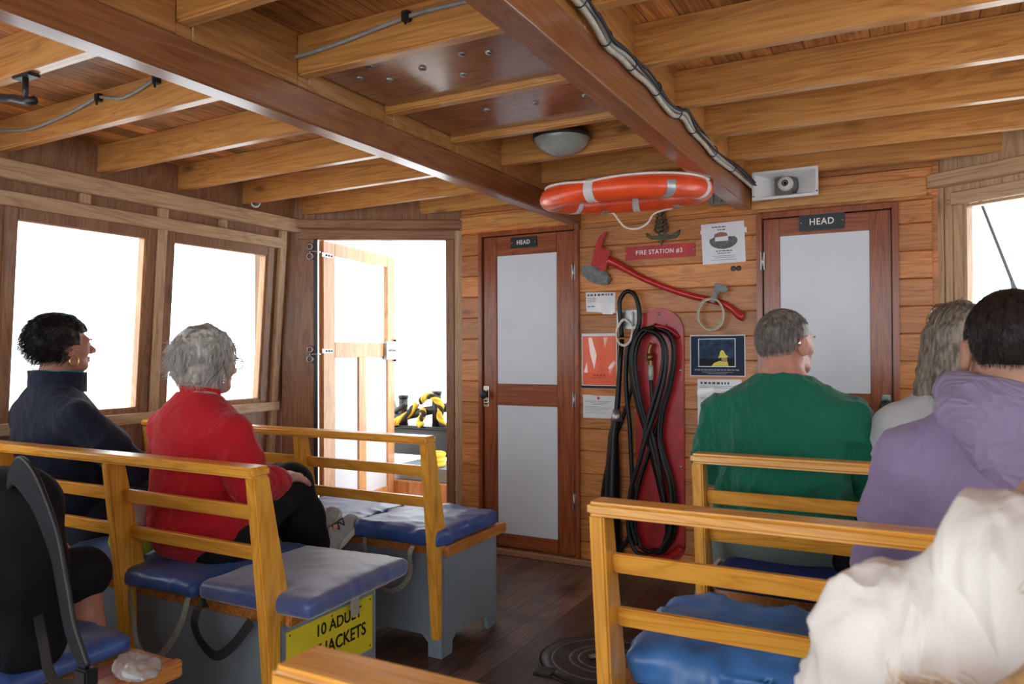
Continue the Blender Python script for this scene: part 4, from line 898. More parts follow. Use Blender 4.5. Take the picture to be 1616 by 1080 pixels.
# ================================================================ PEOPLE: blended-volume bodies meshed by surface nets
def rotm(yaw=0,pitch=0,roll=0):
    return np.array(Euler((R(pitch),R(roll),R(yaw)),'XYZ').to_matrix())
def P_cap(a,b,ra,rb=None,k=.02,sub=False): return ('c',np.array(a,float),np.array(b,float),ra,ra if rb is None else rb,k,sub)
def P_ell(c,r,rot=None,k=.02,sub=False): return ('e',np.array(c,float),np.array(r,float),rot,k,sub)
def chain(pts,rs,k=.02): return [P_cap(pts[i],pts[i+1],rs[i],rs[i+1],k) for i in range(len(pts)-1)]
def bbox(p):
    if p[0]=='c':
        r=max(p[3],p[4]); return np.minimum(p[1],p[2])-r, np.maximum(p[1],p[2])+r
    r=p[2] if p[3] is None else np.full(3,p[2].max()); return p[1]-r,p[1]+r
def xform(prims,M,o,about=(0,0,0)):
    M=np.array(M); o=np.array(o,float); ab=np.array(about,float); out=[]
    for p in prims:
        if p[0]=='c': out.append(('c',M@(p[1]-ab)+ab+o,M@(p[2]-ab)+ab+o)+p[3:])
        else: out.append(('e',M@(p[1]-ab)+ab+o,p[2],(M if p[3] is None else M@p[3]))+p[4:])
    return out
def axis_grid(lo,hi,coarse,fine_ranges):
    """uneven grid: coarse step, finer inside the given ranges"""
    x=lo; out=[lo]
    while x<hi:
        st=coarse
        for a,b,f in fine_ranges:
            if a-.5*coarse<x<b: st=min(st,f)
        x+=st; out.append(x)
    return np.array(out)
def sdf_mesh(prims,coarse=.011,fine=(),grow=0.0,clip=None):
    lo=np.min([bbox(p)[0] for p in prims if not p[-1]],0)-.03-grow; hi=np.max([bbox(p)[1] for p in prims if not p[-1]],0)+.03+grow
    G=[axis_grid(lo[i],hi[i],coarse,[(f[0][i],f[1][i],f[2]) for f in fine]) for i in range(3)]
    Fd=np.full([len(g) for g in G],.25,np.float32)
    for p in prims:
        k=p[-2]; a,b=bbox(p); mg=k+grow+.04
        sl=[]
        for i in range(3):
            i0=max(0,np.searchsorted(G[i],a[i]-mg)-1); i1=min(len(G[i]),np.searchsorted(G[i],b[i]+mg)+1); sl.append(slice(i0,i1))
        X=np.stack(np.meshgrid(*[G[i][sl[i]] for i in range(3)],indexing='ij'),-1)
        if p[0]=='c':
            A,B,ra,rb=p[1:5]; AB=B-A; h=np.clip(((X-A)@AB)/max(1e-9,AB@AB),0,1); d=np.linalg.norm(X-A-h[...,None]*AB,axis=-1)-(ra+(rb-ra)*h)
        else:
            c,r,rt=p[1:4]; Q=X-c
            if rt is not None: Q=Q@rt
            k0=np.linalg.norm(Q/r,axis=-1); k1=np.linalg.norm(Q/(r*r),axis=-1); d=k0*(k0-1)/np.maximum(k1,1e-6)
            d=np.where(k0<.05,-r.min(),d)
        if not p[-1]: d=d-grow
        c_=Fd[tuple(sl)]
        if p[-1]:
            h=np.clip(.5-.5*(c_+d)/k,0,1); Fd[tuple(sl)]=c_*(1-h)+(-d)*h+k*h*(1-h)
        else:
            h=np.clip(.5+.5*(c_-d)/k,0,1); Fd[tuple(sl)]=c_*(1-h)+d*h-k*h*(1-h)
    if clip is not None:
        X=np.stack(np.meshgrid(*G,indexing='ij'),-1); Fd=np.maximum(Fd,clip(X)).astype(np.float32)
    return surf_nets(Fd,G)
def surf_nets(Fd,G):
    ins=Fd<0; nx,ny,nz=Fd.shape
    acc=np.zeros((nx-1,ny-1,nz-1,3)); cnt=np.zeros((nx-1,ny-1,nz-1))
    gx,gy,gz=G
    for ax in range(3):
        sa=[slice(None)]*3; sb=[slice(None)]*3; sa[ax]=slice(0,-1); sb[ax]=slice(1,None)
        fa,fb=Fd[tuple(sa)],Fd[tuple(sb)]; cr=(fa<0)!=(fb<0)
        I=np.argwhere(cr)
        if not len(I): continue
        va=fa[cr]; vb=fb[cr]; t=va/(va-vb)
        pos=np.stack([G[i][I[:,i]] for i in range(3)],-1).astype(float)
        pos[:,ax]=G[ax][I[:,ax]]*(1-t)+G[ax][I[:,ax]+1]*t
        o=[i for i in range(3) if i!=ax]
        for d0 in (0,-1):
            for d1 in (0,-1):
                J=I.copy(); J[:,o[0]]+=d0; J[:,o[1]]+=d1
                ok=np.all(J>=0,1)&(J[:,0]<nx-1)&(J[:,1]<ny-1)&(J[:,2]<nz-1)
                np.add.at(acc,tuple(J[ok].T),pos[ok]); np.add.at(cnt,tuple(J[ok].T),1)
    m_=cnt>0; idx=-np.ones(cnt.shape,int); idx[m_]=np.arange(m_.sum()); V=acc[m_]/cnt[m_][:,None]
    Q=[]
    for ax in range(3):
        sa=[slice(None)]*3; sb=[slice(None)]*3; sa[ax]=slice(0,-1); sb[ax]=slice(1,None)
        fa,fb=Fd[tuple(sa)],Fd[tuple(sb)]; cr=(fa<0)!=(fb<0); I=np.argwhere(cr); pos_=(fa[cr]<0)
        o1,o2=(ax+1)%3,(ax+2)%3
        ok=(I[:,o1]>0)&(I[:,o2]>0)&(I[:,o1]<Fd.shape[o1]-1)&(I[:,o2]<Fd.shape[o2]-1); I=I[ok]; pos_=pos_[ok]
        def at(d1,d2):
            J=I.copy(); J[:,o1]+=d1; J[:,o2]+=d2; return idx[tuple(J.T)]
        q=np.stack([at(-1,-1),at(0,-1),at(0,0),at(-1,0)],1); q[~pos_]=q[~pos_][:,::-1]; Q.append(q)
    return V,np.concatenate(Q)
def vnormals(V,Q):
    n=np.cross(V[Q[:,2]]-V[Q[:,0]],V[Q[:,3]]-V[Q[:,1]]); vn=np.zeros_like(V)
    for i in range(4): np.add.at(vn,Q[:,i],n)
    return vn/np.maximum(np.linalg.norm(vn,axis=1),1e-9)[:,None]
def smooth_v(V,Q,it=2,lam=.5):
    E_=np.concatenate([Q[:,[i,(i+1)%4]] for i in range(4)]);
    for _ in range(it):
        s=np.zeros_like(V); c=np.zeros(len(V)); np.add.at(s,E_[:,0],V[E_[:,1]]); np.add.at(s,E_[:,1],V[E_[:,0]]); np.add.at(c,E_[:,0],1); np.add.at(c,E_[:,1],1)
        V=V+lam*(s/c[:,None]-V)
    return V
def to_obj(V,Q,name,mat,parent):
    me=bpy.data.meshes.new(name); me.from_pydata(V.tolist(),[],Q.tolist()); me.materials.append(mat)
    me.polygons.foreach_set('use_smooth',[True]*len(me.polygons)); me.update()
    o=bpy.data.objects.new(name,me); COL.objects.link(o); o.parent=parent; return o
def folds(V,Q,fn):
    """push vertices along their normals by fn(x,y,z)->metres"""
    n=vnormals(V,Q); d=np.array([fn(*p) for p in V]); return V+n*d[:,None]
def nz(x,y,z,s=0): return noise.noise(Vector((x+s,y+s*.7,z-s)))
# ---- head, facing +Y, origin at skull centre
def head(female=False,jaw=1.0,ears=True,nose=1.0):
    h=[P_ell((0,-.014,.022),(.073,.095,.088),k=.02),P_ell((0,.034,-.030),(.057,.058,.080),k=.03),
       P_ell((0,.048,-.086),(.034*jaw,.034,.026),k=.025),
       P_cap((-.050,.0,-.060),(-.022,.066,-.090),.018,.016,.025),P_cap((.050,.0,-.060),(.022,.066,-.090),.018,.016,.025),
       P_cap((-.036,.078,.014),(.036,.078,.014),.013,.013,.02),
       P_ell((.036,.060,-.026),(.024,.026,.024),k=.02),P_ell((-.036,.060,-.026),(.024,.026,.024),k=.02),
       P_ell((.031,.097,-.003),(.016,.012,.010),k=.012,sub=True),P_ell((-.031,.097,-.003),(.016,.012,.010),k=.012,sub=True),
       P_cap((0,.088,.006),(0,.112*1+.006*nose,-.030),.008,.0125*nose,.012),P_ell((.012,.104,-.036),(.009,.010,.008),k=.008),P_ell((-.012,.104,-.036),(.009,.010,.008),k=.008),
       P_ell((0,.093,-.060),(.023,.010,.0065),k=.007),P_ell((0,.091,-.071),(.020,.011,.008),k=.007),
       P_ell((0,.102,-.0655),(.026,.008,.0018),k=.004,sub=True)]
    if ears:
        for s in (1,-1):
            rt=rotm(yaw=-s*22,pitch=-8)
            h+=[P_ell((s*.079,-.006,-.012),(.0085,.019,.032),rt,k=.006),P_ell((s*.079,-.001,-.034),(.008,.012,.014),rt,k=.006),P_ell((s*.089,.000,-.008),(.006,.010,.018),rt,k=.005,sub=True)]
    return h
def hand(wr,d,up,curl=.5,side=1,s=1.0):
    """wrist wr, d=direction of the fingers, up=back of the hand, side=+1 thumb towards up x d"""
    wr=np.array(wr,float); d=np.array(d,float); d/=np.linalg.norm(d); up=np.array(up,float); up-=d*(up@d); up/=np.linalg.norm(up); sd=np.cross(up,d)*side
    out=[]
    for i,(o,L) in enumerate(((.027,.070),(.009,.078),(-.009,.073),(-.026,.058))):
        k0=wr+d*.088*s+sd*o*s; out.append(P_cap(wr+d*.012*s+sd*o*.6*s,k0,.0155*s,.0115*s,.012))
        a=curl*.6; p=k0; r=.0092*s
        for j,fr_ in enumerate((.45,.32,.25)):
            dd=d*math.cos(a)-up*math.sin(a); q=p+dd*L*fr_*s; out.append(P_cap(p,q,r,r*.92,.005)); p=q; r*=.92; a+=curl*.9
    t0=wr+d*.025*s+sd*.022*s; t1=t0+(d*.6+sd*.75-up*.25)*.038*s; t2=t1+(d*.9+sd*.25-up*.4)*.032*s; t3=t2+(d*.95-up*.4)*.024*s
    out+=[P_cap(t0,t1,.015*s,.0125*s,.012),P_cap(t1,t2,.0115*s,.0105*s,.006),P_cap(t2,t3,.0105*s,.009*s,.004)]
    return out
M_skin=plain('skin_light',(.60,.33,.25),.45,mottle=.18,scale=22,bump=.05,bscale=120)
M_skinr=plain('skin_ruddy',(.56,.26,.19),.45,mottle=.22,scale=20,bump=.06,bscale=120)
M_skint=plain('skin_tan',(.48,.25,.17),.45,mottle=.15,scale=22,bump=.05,bscale=120)
for m_ in (M_skin,M_skinr,M_skint):
    b=m_.node_tree.nodes['Principled BSDF']; b.inputs['Subsurface Weight'].default_value=.12; b.inputs['Subsurface Radius'].default_value=(.02,.008,.005)
def cloth(name,col,rough=.85,bs=220,bump=.12,sheen=.15,mottle=.12,wr=.0,sc=(9,9,3.5)):
    m_=plain(name,col,rough,mottle=mottle,scale=6,bump=bump,bscale=bs,sheen=sheen,spec=.25)
    if wr:   # soft creases of the cloth
        nt=m_.node_tree; L=nt.links.new; b=nt.nodes['Principled BSDF']; tc=N(nt,'ShaderNodeTexCoord'); vm=N(nt,'ShaderNodeVectorMath',operation='MULTIPLY'); vm.inputs[1].default_value=sc; L(tc.outputs['Object'],vm.inputs[0])
        n=N(nt,'ShaderNodeTexNoise'); n.inputs['Scale'].default_value=1; n.inputs['Detail'].default_value=2; n.inputs['Distortion'].default_value=1.2; L(vm.outputs[0],n.inputs['Vector'])
        a=mth(nt,'POWER',mth(nt,'SUBTRACT',1.0,mth(nt,'MULTIPLY',mth(nt,'ABSOLUTE',mth(nt,'SUBTRACT',n.outputs['Fac'],.5)),3.0)),3.0)
        bp=N(nt,'ShaderNodeBump'); bp.inputs['Strength'].default_value=wr; bp.inputs['Distance'].default_value=.03; L(a,bp.inputs['Height'])
        old=b.inputs['Normal'].links[0].from_node; L(bp.outputs[0],old.inputs['Normal'])
    return m_
M_redc=cloth('red_knit',(.52,.010,.020),wr=.22,sc=(5,5,6)); M_navy=cloth('navy_fleece',(.010,.016,.038),bs=120,bump=.3,sheen=.12,wr=.2,sc=(6,6,5))
M_green=cloth('green_jersey',(.007,.145,.085),wr=.30,sc=(6.5,5.5,2.2)); M_lilac=cloth('lilac_jersey',(.275,.22,.385),bs=300,bump=.05,wr=.14,sc=(7,7,5)); M_lilach=cloth('lilac_hood',(.30,.245,.41),bs=300,bump=.05,wr=.4,sc=(9,9,11))
M_greyshirt=cloth('pale_grey_cloth',(.50,.52,.55)); M_whitec=cloth('white_fleece',(.84,.83,.80),bs=120,bump=.12,wr=.28,sc=(11,6,2.2))
M_trk=cloth('black_trousers',(.008,.009,.012),sheen=.0); M_olive=cloth('grey_green_trousers',(.14,.185,.16)); M_jean=cloth('dark_jeans',(.035,.045,.07)); M_short=cloth('dark_shorts',(.010,.012,.016),sheen=0)
M_shoe=plain('grey_trainer',(.36,.37,.37),.7,mottle=.2,scale=40,bump=.3,bscale=250); M_sole=plain('pale_sole',(.62,.60,.55),.6); M_lace=plain('dark_lace',(.02,.02,.06),.7); M_lime=plain('lime_trim',(.45,.60,.05),.6)
M_eye=plain('eye_white',(.75,.72,.68),.15,coat=.5); M_teal=cloth('teal_lining',(.01,.30,.33))
M_gold=plain('gold_metal',(.70,.48,.16),.25,metal=1); M_pearl=plain('pearl',(.8,.77,.72),.2,coat=.6)
def hairmat(name,c,c2,rough=.5):
    m_,nt,b=newmat(name); L=nt.links.new; tc=N(nt,'ShaderNodeTexCoord')
    n=N(nt,'ShaderNodeTexNoise'); n.inputs['Scale'].default_value=1; n.inputs['Detail'].default_value=3; vm=N(nt,'ShaderNodeVectorMath',operation='MULTIPLY'); vm.inputs[1].default_value=(90,90,22); L(tc.outputs['Object'],vm.inputs[0]); L(vm.outputs[0],n.inputs['Vector'])
    r=ramp(nt,[(.35,c2),(.65,c)]); L(n.outputs['Fac'],r.inputs[0]); L(r.outputs[0],b.inputs['Base Color']); b.inputs['Roughness'].default_value=rough; b.inputs['Specular IOR Level'].default_value=.35; return m_
M_hblack=hairmat('hair_black',(.020,.017,.017),(.007,.006,.007)); M_hgrey=hairmat('hair_silver',(.62,.61,.57),(.33,.32,.30)); M_hgr2=hairmat('hair_salt_pepper',(.30,.27,.24),(.12,.105,.09))
M_hlong=hairmat('hair_ash',(.33,.28,.22),(.10,.085,.07)); M_hbrown=hairmat('hair_cropped_dark',(.035,.025,.022),(.012,.009,.009)); M_hblond=hairmat('hair_blond',(.62,.40,.17),(.33,.17,.06),.35)
def strands(name,mat,parent,roots,dirs,length,fn,w_=.0011,seg=6,jit=.35,seed=1,centre=None,rad=None,M=None):
    """flat strands grown from roots; fn(p,d,t)->new direction; kept outside the skull ellipsoid"""
    g=np.random.default_rng(seed); P=np.array(roots,float); D=np.array(dirs,float); n=len(P)
    Ls=length*(.65+.6*g.random(n)); path=[P.copy()]
    for i in range(seg):
        D=fn(P,D,(i+1)/seg,g); D/=np.maximum(np.linalg.norm(D,axis=1),1e-6)[:,None]
        P=P+D*(Ls/seg)[:,None]
        if centre is not None:
            q=(P-centre)@M/rad; l=np.linalg.norm(q,axis=1); m_=l<1.0
            q[m_]/=l[m_][:,None]; P[m_]=((q[m_]*rad)@M.T)+centre
        path.append(P.copy())
    side=np.cross(D,g.normal(size=(n,3))); side/=np.maximum(np.linalg.norm(side,axis=1),1e-6)[:,None]
    V=[];Fq=[]; s1=seg+1
    for i,p in enumerate(path):
        ww=w_*(1-.75*(i/seg)**2); V.append(np.stack([p-side*ww/2,p+side*ww/2],1))
    V=np.stack(V,1).reshape(-1,3)                                     # n, s1, 2
    base=(np.arange(n)*s1*2)[:,None,None]; k=(np.arange(seg)*2)[None,:,None]; q=np.array([0,1,3,2])[None,None,:]
    Fq=(base+k+q).reshape(-1,4)
    return to_obj(V,Fq,name,mat,parent)
def scalp(n,hc,M,rad,keep,seed=1):
    g=np.random.default_rng(seed); out=[]
    while len(out)<n:
        v=g.normal(size=(n*2,3)); v/=np.linalg.norm(v,axis=1)[:,None]
        ok=keep(v); out+=list(v[ok])
    u=np.array(out[:n]); p=(u*rad)@M.T+hc; nn=(u/rad); nn/=np.linalg.norm(nn,axis=1)[:,None]; return p,nn@M.T,u
def hair_cap(parent,mat,hc,M,rad,keep_clip,amp=.006,freq=30,name='hair',extra=(),seed=0,thick=1.0,fine=.005):
    prims=[('e',np.array(hc,float),np.array(rad,float)*thick,M,.01,False)]+list(extra)
    V,Q=sdf_mesh(prims,coarse=fine,clip=keep_clip); V=smooth_v(V,Q,1)
    V=folds(V,Q,lambda x,y,z:amp*(nz(x*freq,y*freq,z*freq,seed)+.5*nz(x*freq*2.2,y*freq*2.2,z*freq*2.2,seed)))
    return to_obj(V,Q,name,mat,parent)
# ---- seated body
def sitter(name,label,loc,yaw=0,hyaw=0,hpitch=0,hroll=0,s=1.0,w=1.0,dp=1.0,lean=0.0,skin=None,female=False,
           top=None,bot=None,arms=None,legs=None,topfold=.004,topname='shirt',botname='trousers',sleeve='long',slv=.06,fsm=2,hem=.05,collar=None,neck_h=0,seed=0,jaw=1,hand_s=1.0,shoulder=1.0,belly=0.0,legfold=.003,top_seed=0,hands=True,hs=1.0,hoff=(0,0,0)):
    """loc = point on the seat under the hips; local +Y is the way the body faces"""
    t=thing(name,label,'person',loc); t.rotation_euler=(0,0,R(yaw))
    L_=lambda y,z:np.array((0,y+lean*(z-.09),z))*s                   # spine point
    hip=L_(0,.10); wst=L_(-.01,.25); chs=L_(0,.41); shl=L_(-.005,.53); nk0=L_(.0,.57); hc=(np.array((0,.035+lean*.60,.755+neck_h))+np.array(hoff))*s
    W=.5*shoulder*s; sw=.172*w*W/(.5)*1.0
    tor=[P_ell(hip,(.165*w*s,.125*dp*s,.115*s),k=.05),P_ell(wst,(.145*w*s+belly*.5,.110*dp*s+belly,.16*s),k=.06),P_ell(chs,(.162*w*s,.112*dp*s,.17*s),k=.06),
         P_cap(shl+np.array((-sw*.86,-.008,-.062*s)),shl+np.array((-.03*s,-.015,.000*s)),.058*s,.056*s,.06),P_cap(shl+np.array((sw*.86,-.008,-.062*s)),shl+np.array((.03*s,-.015,.000*s)),.058*s,.056*s,.06),
         P_cap(shl+np.array((-.055*s,-.018,-.005)),nk0+np.array((-.018*s,-.004,.045*s)),.052*s,.043*s,.045),P_cap(shl+np.array((.055*s,-.018,-.005)),nk0+np.array((.018*s,-.004,.045*s)),.052*s,.043*s,.045)]
    # arms: (elbow, wrist, hand dir, back of hand) local per side -1 left / +1 right
    A={}
    for sd in (-1,1):
        a=(arms or {}).get(sd) or ((sd*.25*w,.06,.27),(sd*.13,.30,.20),(-sd*.5,.8,-.2),(0,.1,1))
        A[sd]=[np.array((sd*sw*.96,-.005+lean*.42,.462))*np.array((1,s,s))]+[np.array(q,float)*s for q in a[:2]]+[a[2],a[3]]
    Lg={}
    for sd in (-1,1):
        l=(legs or {}).get(sd) or ((sd*.12,.44,.09),(sd*.13,.46,-.36),(sd*.14,.60,-.43))
        Lg[sd]=[np.array((sd*.09*w,.02,.07))*s]+[np.array(q,float)*s for q in l]
    M=rotm(hyaw,hpitch,hroll)
    hp=xform([p for p in head(female,jaw)],M*1.0,hc)
    if hs!=1.0:
        hp=[(p[0],(p[1]-hc)*hs+hc,(p[2]-hc)*hs+hc,p[3]*hs,p[4]*hs)+p[5:] if p[0]=='c' else (p[0],(p[1]-hc)*hs+hc,p[2]*hs)+p[3:] for p in hp]
    neck=[P_cap(nk0-np.array((0,.01,.03))*s,hc+M@np.array((0,-.030,-.055))*hs,(.058 if not female else .050)*s*(.6+.4*w),(.052 if not female else .045)*s*(.6+.4*w),.03)]
    body=[p for p in tor]+neck+hp
    for sd in (-1,1):
        S0,E_,Wr,hd,hu=A[sd]
        body+=chain([S0,(S0+E_)/2,E_],[.047*s,.044*s,.036*s],.03)+chain([E_,E_*.6+Wr*.4,Wr],[.036*s,.037*s,.025*s],.02)
        if hands: body+=hand(Wr,hd,hu,.55,side=-sd,s=.98*s*hand_s)
        H,K,An,To=Lg[sd]
        body+=chain([H,K],[.085*s*w,.055*s],.04)+chain([K,K*.65+An*.35+np.array((0,-.012,0)),An],[.052*s,.050*s,.034*s],.03)
        body+=[P_cap(An+np.array((0,-.015,-.02)),To,.034*s,.026*s,.02)]
    fine=[(hc-.135,hc+.14,.0042)]
    if hands:
        for sd in (-1,1): fine.append((A[sd][2]-.11*s,A[sd][2]+.13*s,.0055))
    V,Q=sdf_mesh(body,coarse=.014,fine=fine); V=smooth_v(V,Q,1,.35)
    o=to_obj(V,Q,'body',skin or M_skin,t)
    info=dict(t=t,hc=hc,M=M,A=A,Lg=Lg,tor=tor,s=s,sw=sw,nk0=nk0,shl=shl,body=o)
    # trousers
    tr=[P_ell(hip+np.array((0,.01,-.005)),(.168*w*s,.130*dp*s,.105*s),k=.05)]
    for sd in (-1,1):
        H,K,An,To=Lg[sd]; tr+=chain([H,K],[.095*s*w,.067*s],.05)+( chain([K,K*.5+An*.5,An+(K-An)*.08],[.066*s,.062*s,.052*s],.04) if botname!='shorts' else [])
    V,Q=sdf_mesh(tr,coarse=.011,grow=.010); V=smooth_v(V,Q,2)
    V=folds(V,Q,lambda x,y,z:legfold*(max(0,1-abs(nz(x*9,y*5,z*9,seed+5))*3)+nz(x*14,y*8,z*14,seed)))
    ob=to_obj(V,Q,botname,bot,t)
    # top
    tp=[p for p in tor if True]; tp=list(tp)
    tp.append(P_ell(L_(0,.12),(.172*w*s,.130*dp*s,.10*s),k=.05))
    for sd in (-1,1):
        S0,E_,Wr,hd,hu=A[sd]
        if sleeve=='long': tp+=chain([S0,(S0+E_)/2,E_],[.058*s,.056*s,.050*s],.035)+chain([E_,E_*.5+Wr*.5,Wr+(E_-Wr)*slv],[.050*s,.046*s,.038*s],.025)
        else: tp+=chain([S0,S0+(E_-S0)*.45,S0+(E_-S0)*.78],[.060*s,.060*s,.060*s],.022)
    cz=nk0[2]+.035*s; cy=nk0[1]
    def clipf(X):
        # open neckline and straight hem
        z=X[...,2]; return np.maximum(z-(cz+.0*s)-( -.15*(X[...,1]-cy)),hem*s-z+0*z) if hem is not None else z-cz+.15*(X[...,1]-cy)
    V,Q=sdf_mesh(tp,coarse=.0095,grow=.010,clip=clipf); V=smooth_v(V,Q,2)
    if topfold:
        def ff(x,y,z):
            low=min(1,max(.2,(.50*s-z)/(.28*s)))
            a=nz(x*8+z*2.0,y*8,z*4,top_seed); b=max(0,1-abs(nz(x*13-z*5,y*12,z*4.5,top_seed+3))*3.2); c=max(0,1-abs(nz(x*8+z*9,y*8,z*8-x*5,top_seed+8))*4.0); arm=min(1,max(0,(abs(x)-sw*.75)/.06))
            return topfold*(a*low*1.2+b*b*2.2*low+c*c*1.8*(.25+.6*low+.5*arm))
        V=smooth_v(folds(V,Q,ff),Q,fsm,.5)
    ot=to_obj(V,Q,topname,top,t); info['top']=ot
    return info
def eyes(I,col=(.05,.03,.02),hs=1.0):
    M,hc,t=I['M'],I['hc'],I['t']; Mm=Matrix(M.tolist())
    for s in (-1,1):
        c=Vector((hc+M@np.array((s*.031,.0845,-.003))*hs).tolist())
        mb=MB().ell(c,(.0115,.0115,.0115),14); o=mb.build('eye',M_eye,None); o.parent=t
        mb=MB().ell(c+Mm@Vector((0,.0075,0)),(.0052,.0048,.0052),12); p=mb.build('iris',M_dark,None); p.parent=o
        mb=MB().tube([c+Mm@Vector((-.016,.010,.017)),c+Mm@Vector((0,.014,.021)),c+Mm@Vector((.016,.010,.017))],.0028,6); p=mb.build('eyebrow',I.get('brow',M_hblack),None); p.parent=t
def loc_mb(mb,name,mat,I):  # small accessories given in the person's own axes
    o=mb.build(name,mat,None); o.parent=I['t']; return o
def shoe(I,sd,mat,sole,up=False):
    H,K,An,To=I['Lg'][sd]; f=To-An; f=f/np.linalg.norm(f)
    shank=K-An; shank/=np.linalg.norm(shank); dn=-(shank-f*(shank@f)); dn/=np.linalg.norm(dn)
    heel=An-f*.035+dn*.045; toe=An+f*.185+dn*.045
    pr=[P_cap(heel+(-dn)*.02,An+f*.06+dn*.015,.040,.042,.03),P_cap(An+f*.04+dn*.02,toe-dn*.012,.044,.034,.03),P_ell(toe-f*.04-dn*.005,(.045,.045,.03),k=.02)]
    V,Q=sdf_mesh(pr,coarse=.007); V=smooth_v(V,Q,2); o=to_obj(V,Q,'shoe',mat,I['t'])
    sp=[P_cap(heel+dn*.004,toe+dn*.004,.030,.034,.03)]
    V,Q=sdf_mesh([P_cap(heel+dn*.0,toe+dn*.0,.034,.040,.03),P_cap((heel+toe)/2+f*.02,toe-f*.03,.042,.043,.03)],coarse=.007)
    dd=(V-heel)@dn; V=V+np.outer(np.clip(dd,-.012,.014)-dd,dn); V=smooth_v(V,Q,1); so=to_obj(V,Q,'sole',sole,I['t']); so.parent=o
    return o,f,dn,heel,toe
# stand-up collar with teal lining
def collar(I,mat,rx,ry,h,z0,tilt,nm,th=.012,amp=.004,seed=1,y0=0,flare=.0):
    n=40; m_=7; V=[];Fc=[]; nk=I['nk0']
    for lay in (0,1):
        for j in range(m_):
            v=j/(m_-1)
            for i in range(n):
                a=2*math.pi*i/n; r=1+flare*v+(0 if lay==0 else -th/rx); wv=amp*nz(math.cos(a)*3,math.sin(a)*3,v*2,seed)
                V.append((nk[0]+(rx*r+wv)*math.cos(a),nk[1]+y0+(ry*r+wv)*math.sin(a),nk[2]+z0+h*v+tilt*math.sin(a)*v+wv))
    for lay in (0,1):
        b=lay*m_*n
        for j in range(m_-1):
            for i in range(n):
                q=(b+j*n+i,b+j*n+(i+1)%n,b+(j+1)*n+(i+1)%n,b+(j+1)*n+i); Fc.append(q if lay==0 else q[::-1])
    for i in range(n):
        a0=(m_-1)*n; b0=m_*n+(m_-1)*n; Fc.append((a0+i,a0+(i+1)%n,b0+(i+1)%n,b0+i)); Fc.append((i+n*0,m_*n+i,m_*n+(i+1)%n,(i+1)%n))
    o=to_obj(np.array(V),np.array(Fc),nm,mat,I['t']); return o
# ---------------- person in red
I=sitter('person','person in a red knitted top with short curly silver hair, seen from behind',(-2.235,1.835,.507),yaw=-3,hyaw=3,hpitch=-5,s=.95,w=1.14,dp=1.2,lean=-.02,neck_h=-.028,female=True,
   top=M_redc,bot=M_trk,slv=.30,topfold=.0038,belly=.02,hem=-.02,topname='jumper',top_seed=4,shoulder=1.02,
   arms={-1:((-.27,.05,.26),(-.12,.34,.28),(.5,.8,-.1),(0,.1,1)),1:((.262,.0,.275),(.15,.28,.265),(-.45,.85,-.1),(.1,.1,1))},
   legs={-1:((-.02,.37,.205),(-.02,.50,-.075),(-.01,.585,.0)),1:((.075,.365,.215),(.075,.51,-.085),(.085,.60,-.02))})
red=I
rad=np.array((.099,.116,.107)); hcH=I['hc']+I['M']@np.array((0,-.022,.018))
def face_open(hc,M,yf,zf): # removes the cap in front of the face
    def f(X):
        q=(X-hc)@M; return np.minimum(q[...,1]-yf,(zf-q[...,2])) 
    return f
def clip_hair(hc,M,front=.045,low=-.075,brow=.045,back=-.10):
    def f(X):
        q=(X-hc)@M; x,y,z=q[...,0],q[...,1],q[...,2]
        face=np.minimum(y-front,brow-z)            # positive inside the face region
        ear=np.minimum(np.minimum(y+.030,front-y+.02),(-.005-z)) # cut below temples
        nape=(low-z)+np.clip(y+.06,0,1)*1.2*0
        return np.maximum(np.maximum(face,ear),nape)
    return f
hair_cap(I['t'],M_hgrey,hcH,I['M'],rad,clip_hair(I['hc'],I['M'],front=.055,low=-.105,brow=.055),amp=.010,freq=26,seed=3,extra=[P_ell(hcH+I['M']@np.array((0,-.040,-.065)),(.075,.060,.050),I['M'],k=.03)])
def k_all(zmin,yfront,zb):
    def k(u): return ((u[:,1]<yfront)&(u[:,2]>zmin))|(u[:,2]>zb)
    return k
p,n,u=scalp(5200,hcH,I['M'],rad*.99,k_all(-.85,.35,.35),2)
Mh=I['M']
def curly(P,D,t,g):
    return D*.55+np.array((0,0,-.30))+np.sin(P*60)*.42*t+g.normal(size=P.shape)*.16
strands('hair_strands',M_hgrey,I['t'],p,n*.35+np.array((0,-.25,-.35)),.050,curly,w_=.0016,seed=3,centre=hcH,rad=rad*1.0,M=Mh)
eyes(I)
g_=MB(); Mm=Matrix(I['M'].tolist()); hv=Vector(I['hc'].tolist())
def hl(x,y,z): return hv+Mm@Vector((x,y,z))
for s in (-1,1):
    g_.tube([hl(s*.034+.026*math.cos(a),.108,-.004+.020*math.sin(a)) for a in [2*math.pi*k/18 for k in range(18)]],.0016,6,closed=True); g_.tube([hl(s*.060,.106,.004),hl(s*.078,.07,.004),hl(s*.082,.0,.002)],.0016,6)
g_.tube([hl(-.008,.110,.002),hl(.008,.110,.002)],.0016,6)
loc_mb(g_,'glasses',M_bronze,I)
for s in (-1,1):
    g_=MB(); 
    for k in range(4): g_.ell(hl(s*.083,.004,-.050-.009*k),(.004,.004,.004),8)
    loc_mb(g_,'earring',M_pearl,I)
collar(I,M_redc,.070,.068,.040,.012,-.012,'neckband',th=.008,seed=7,y0=.0,amp=.003)
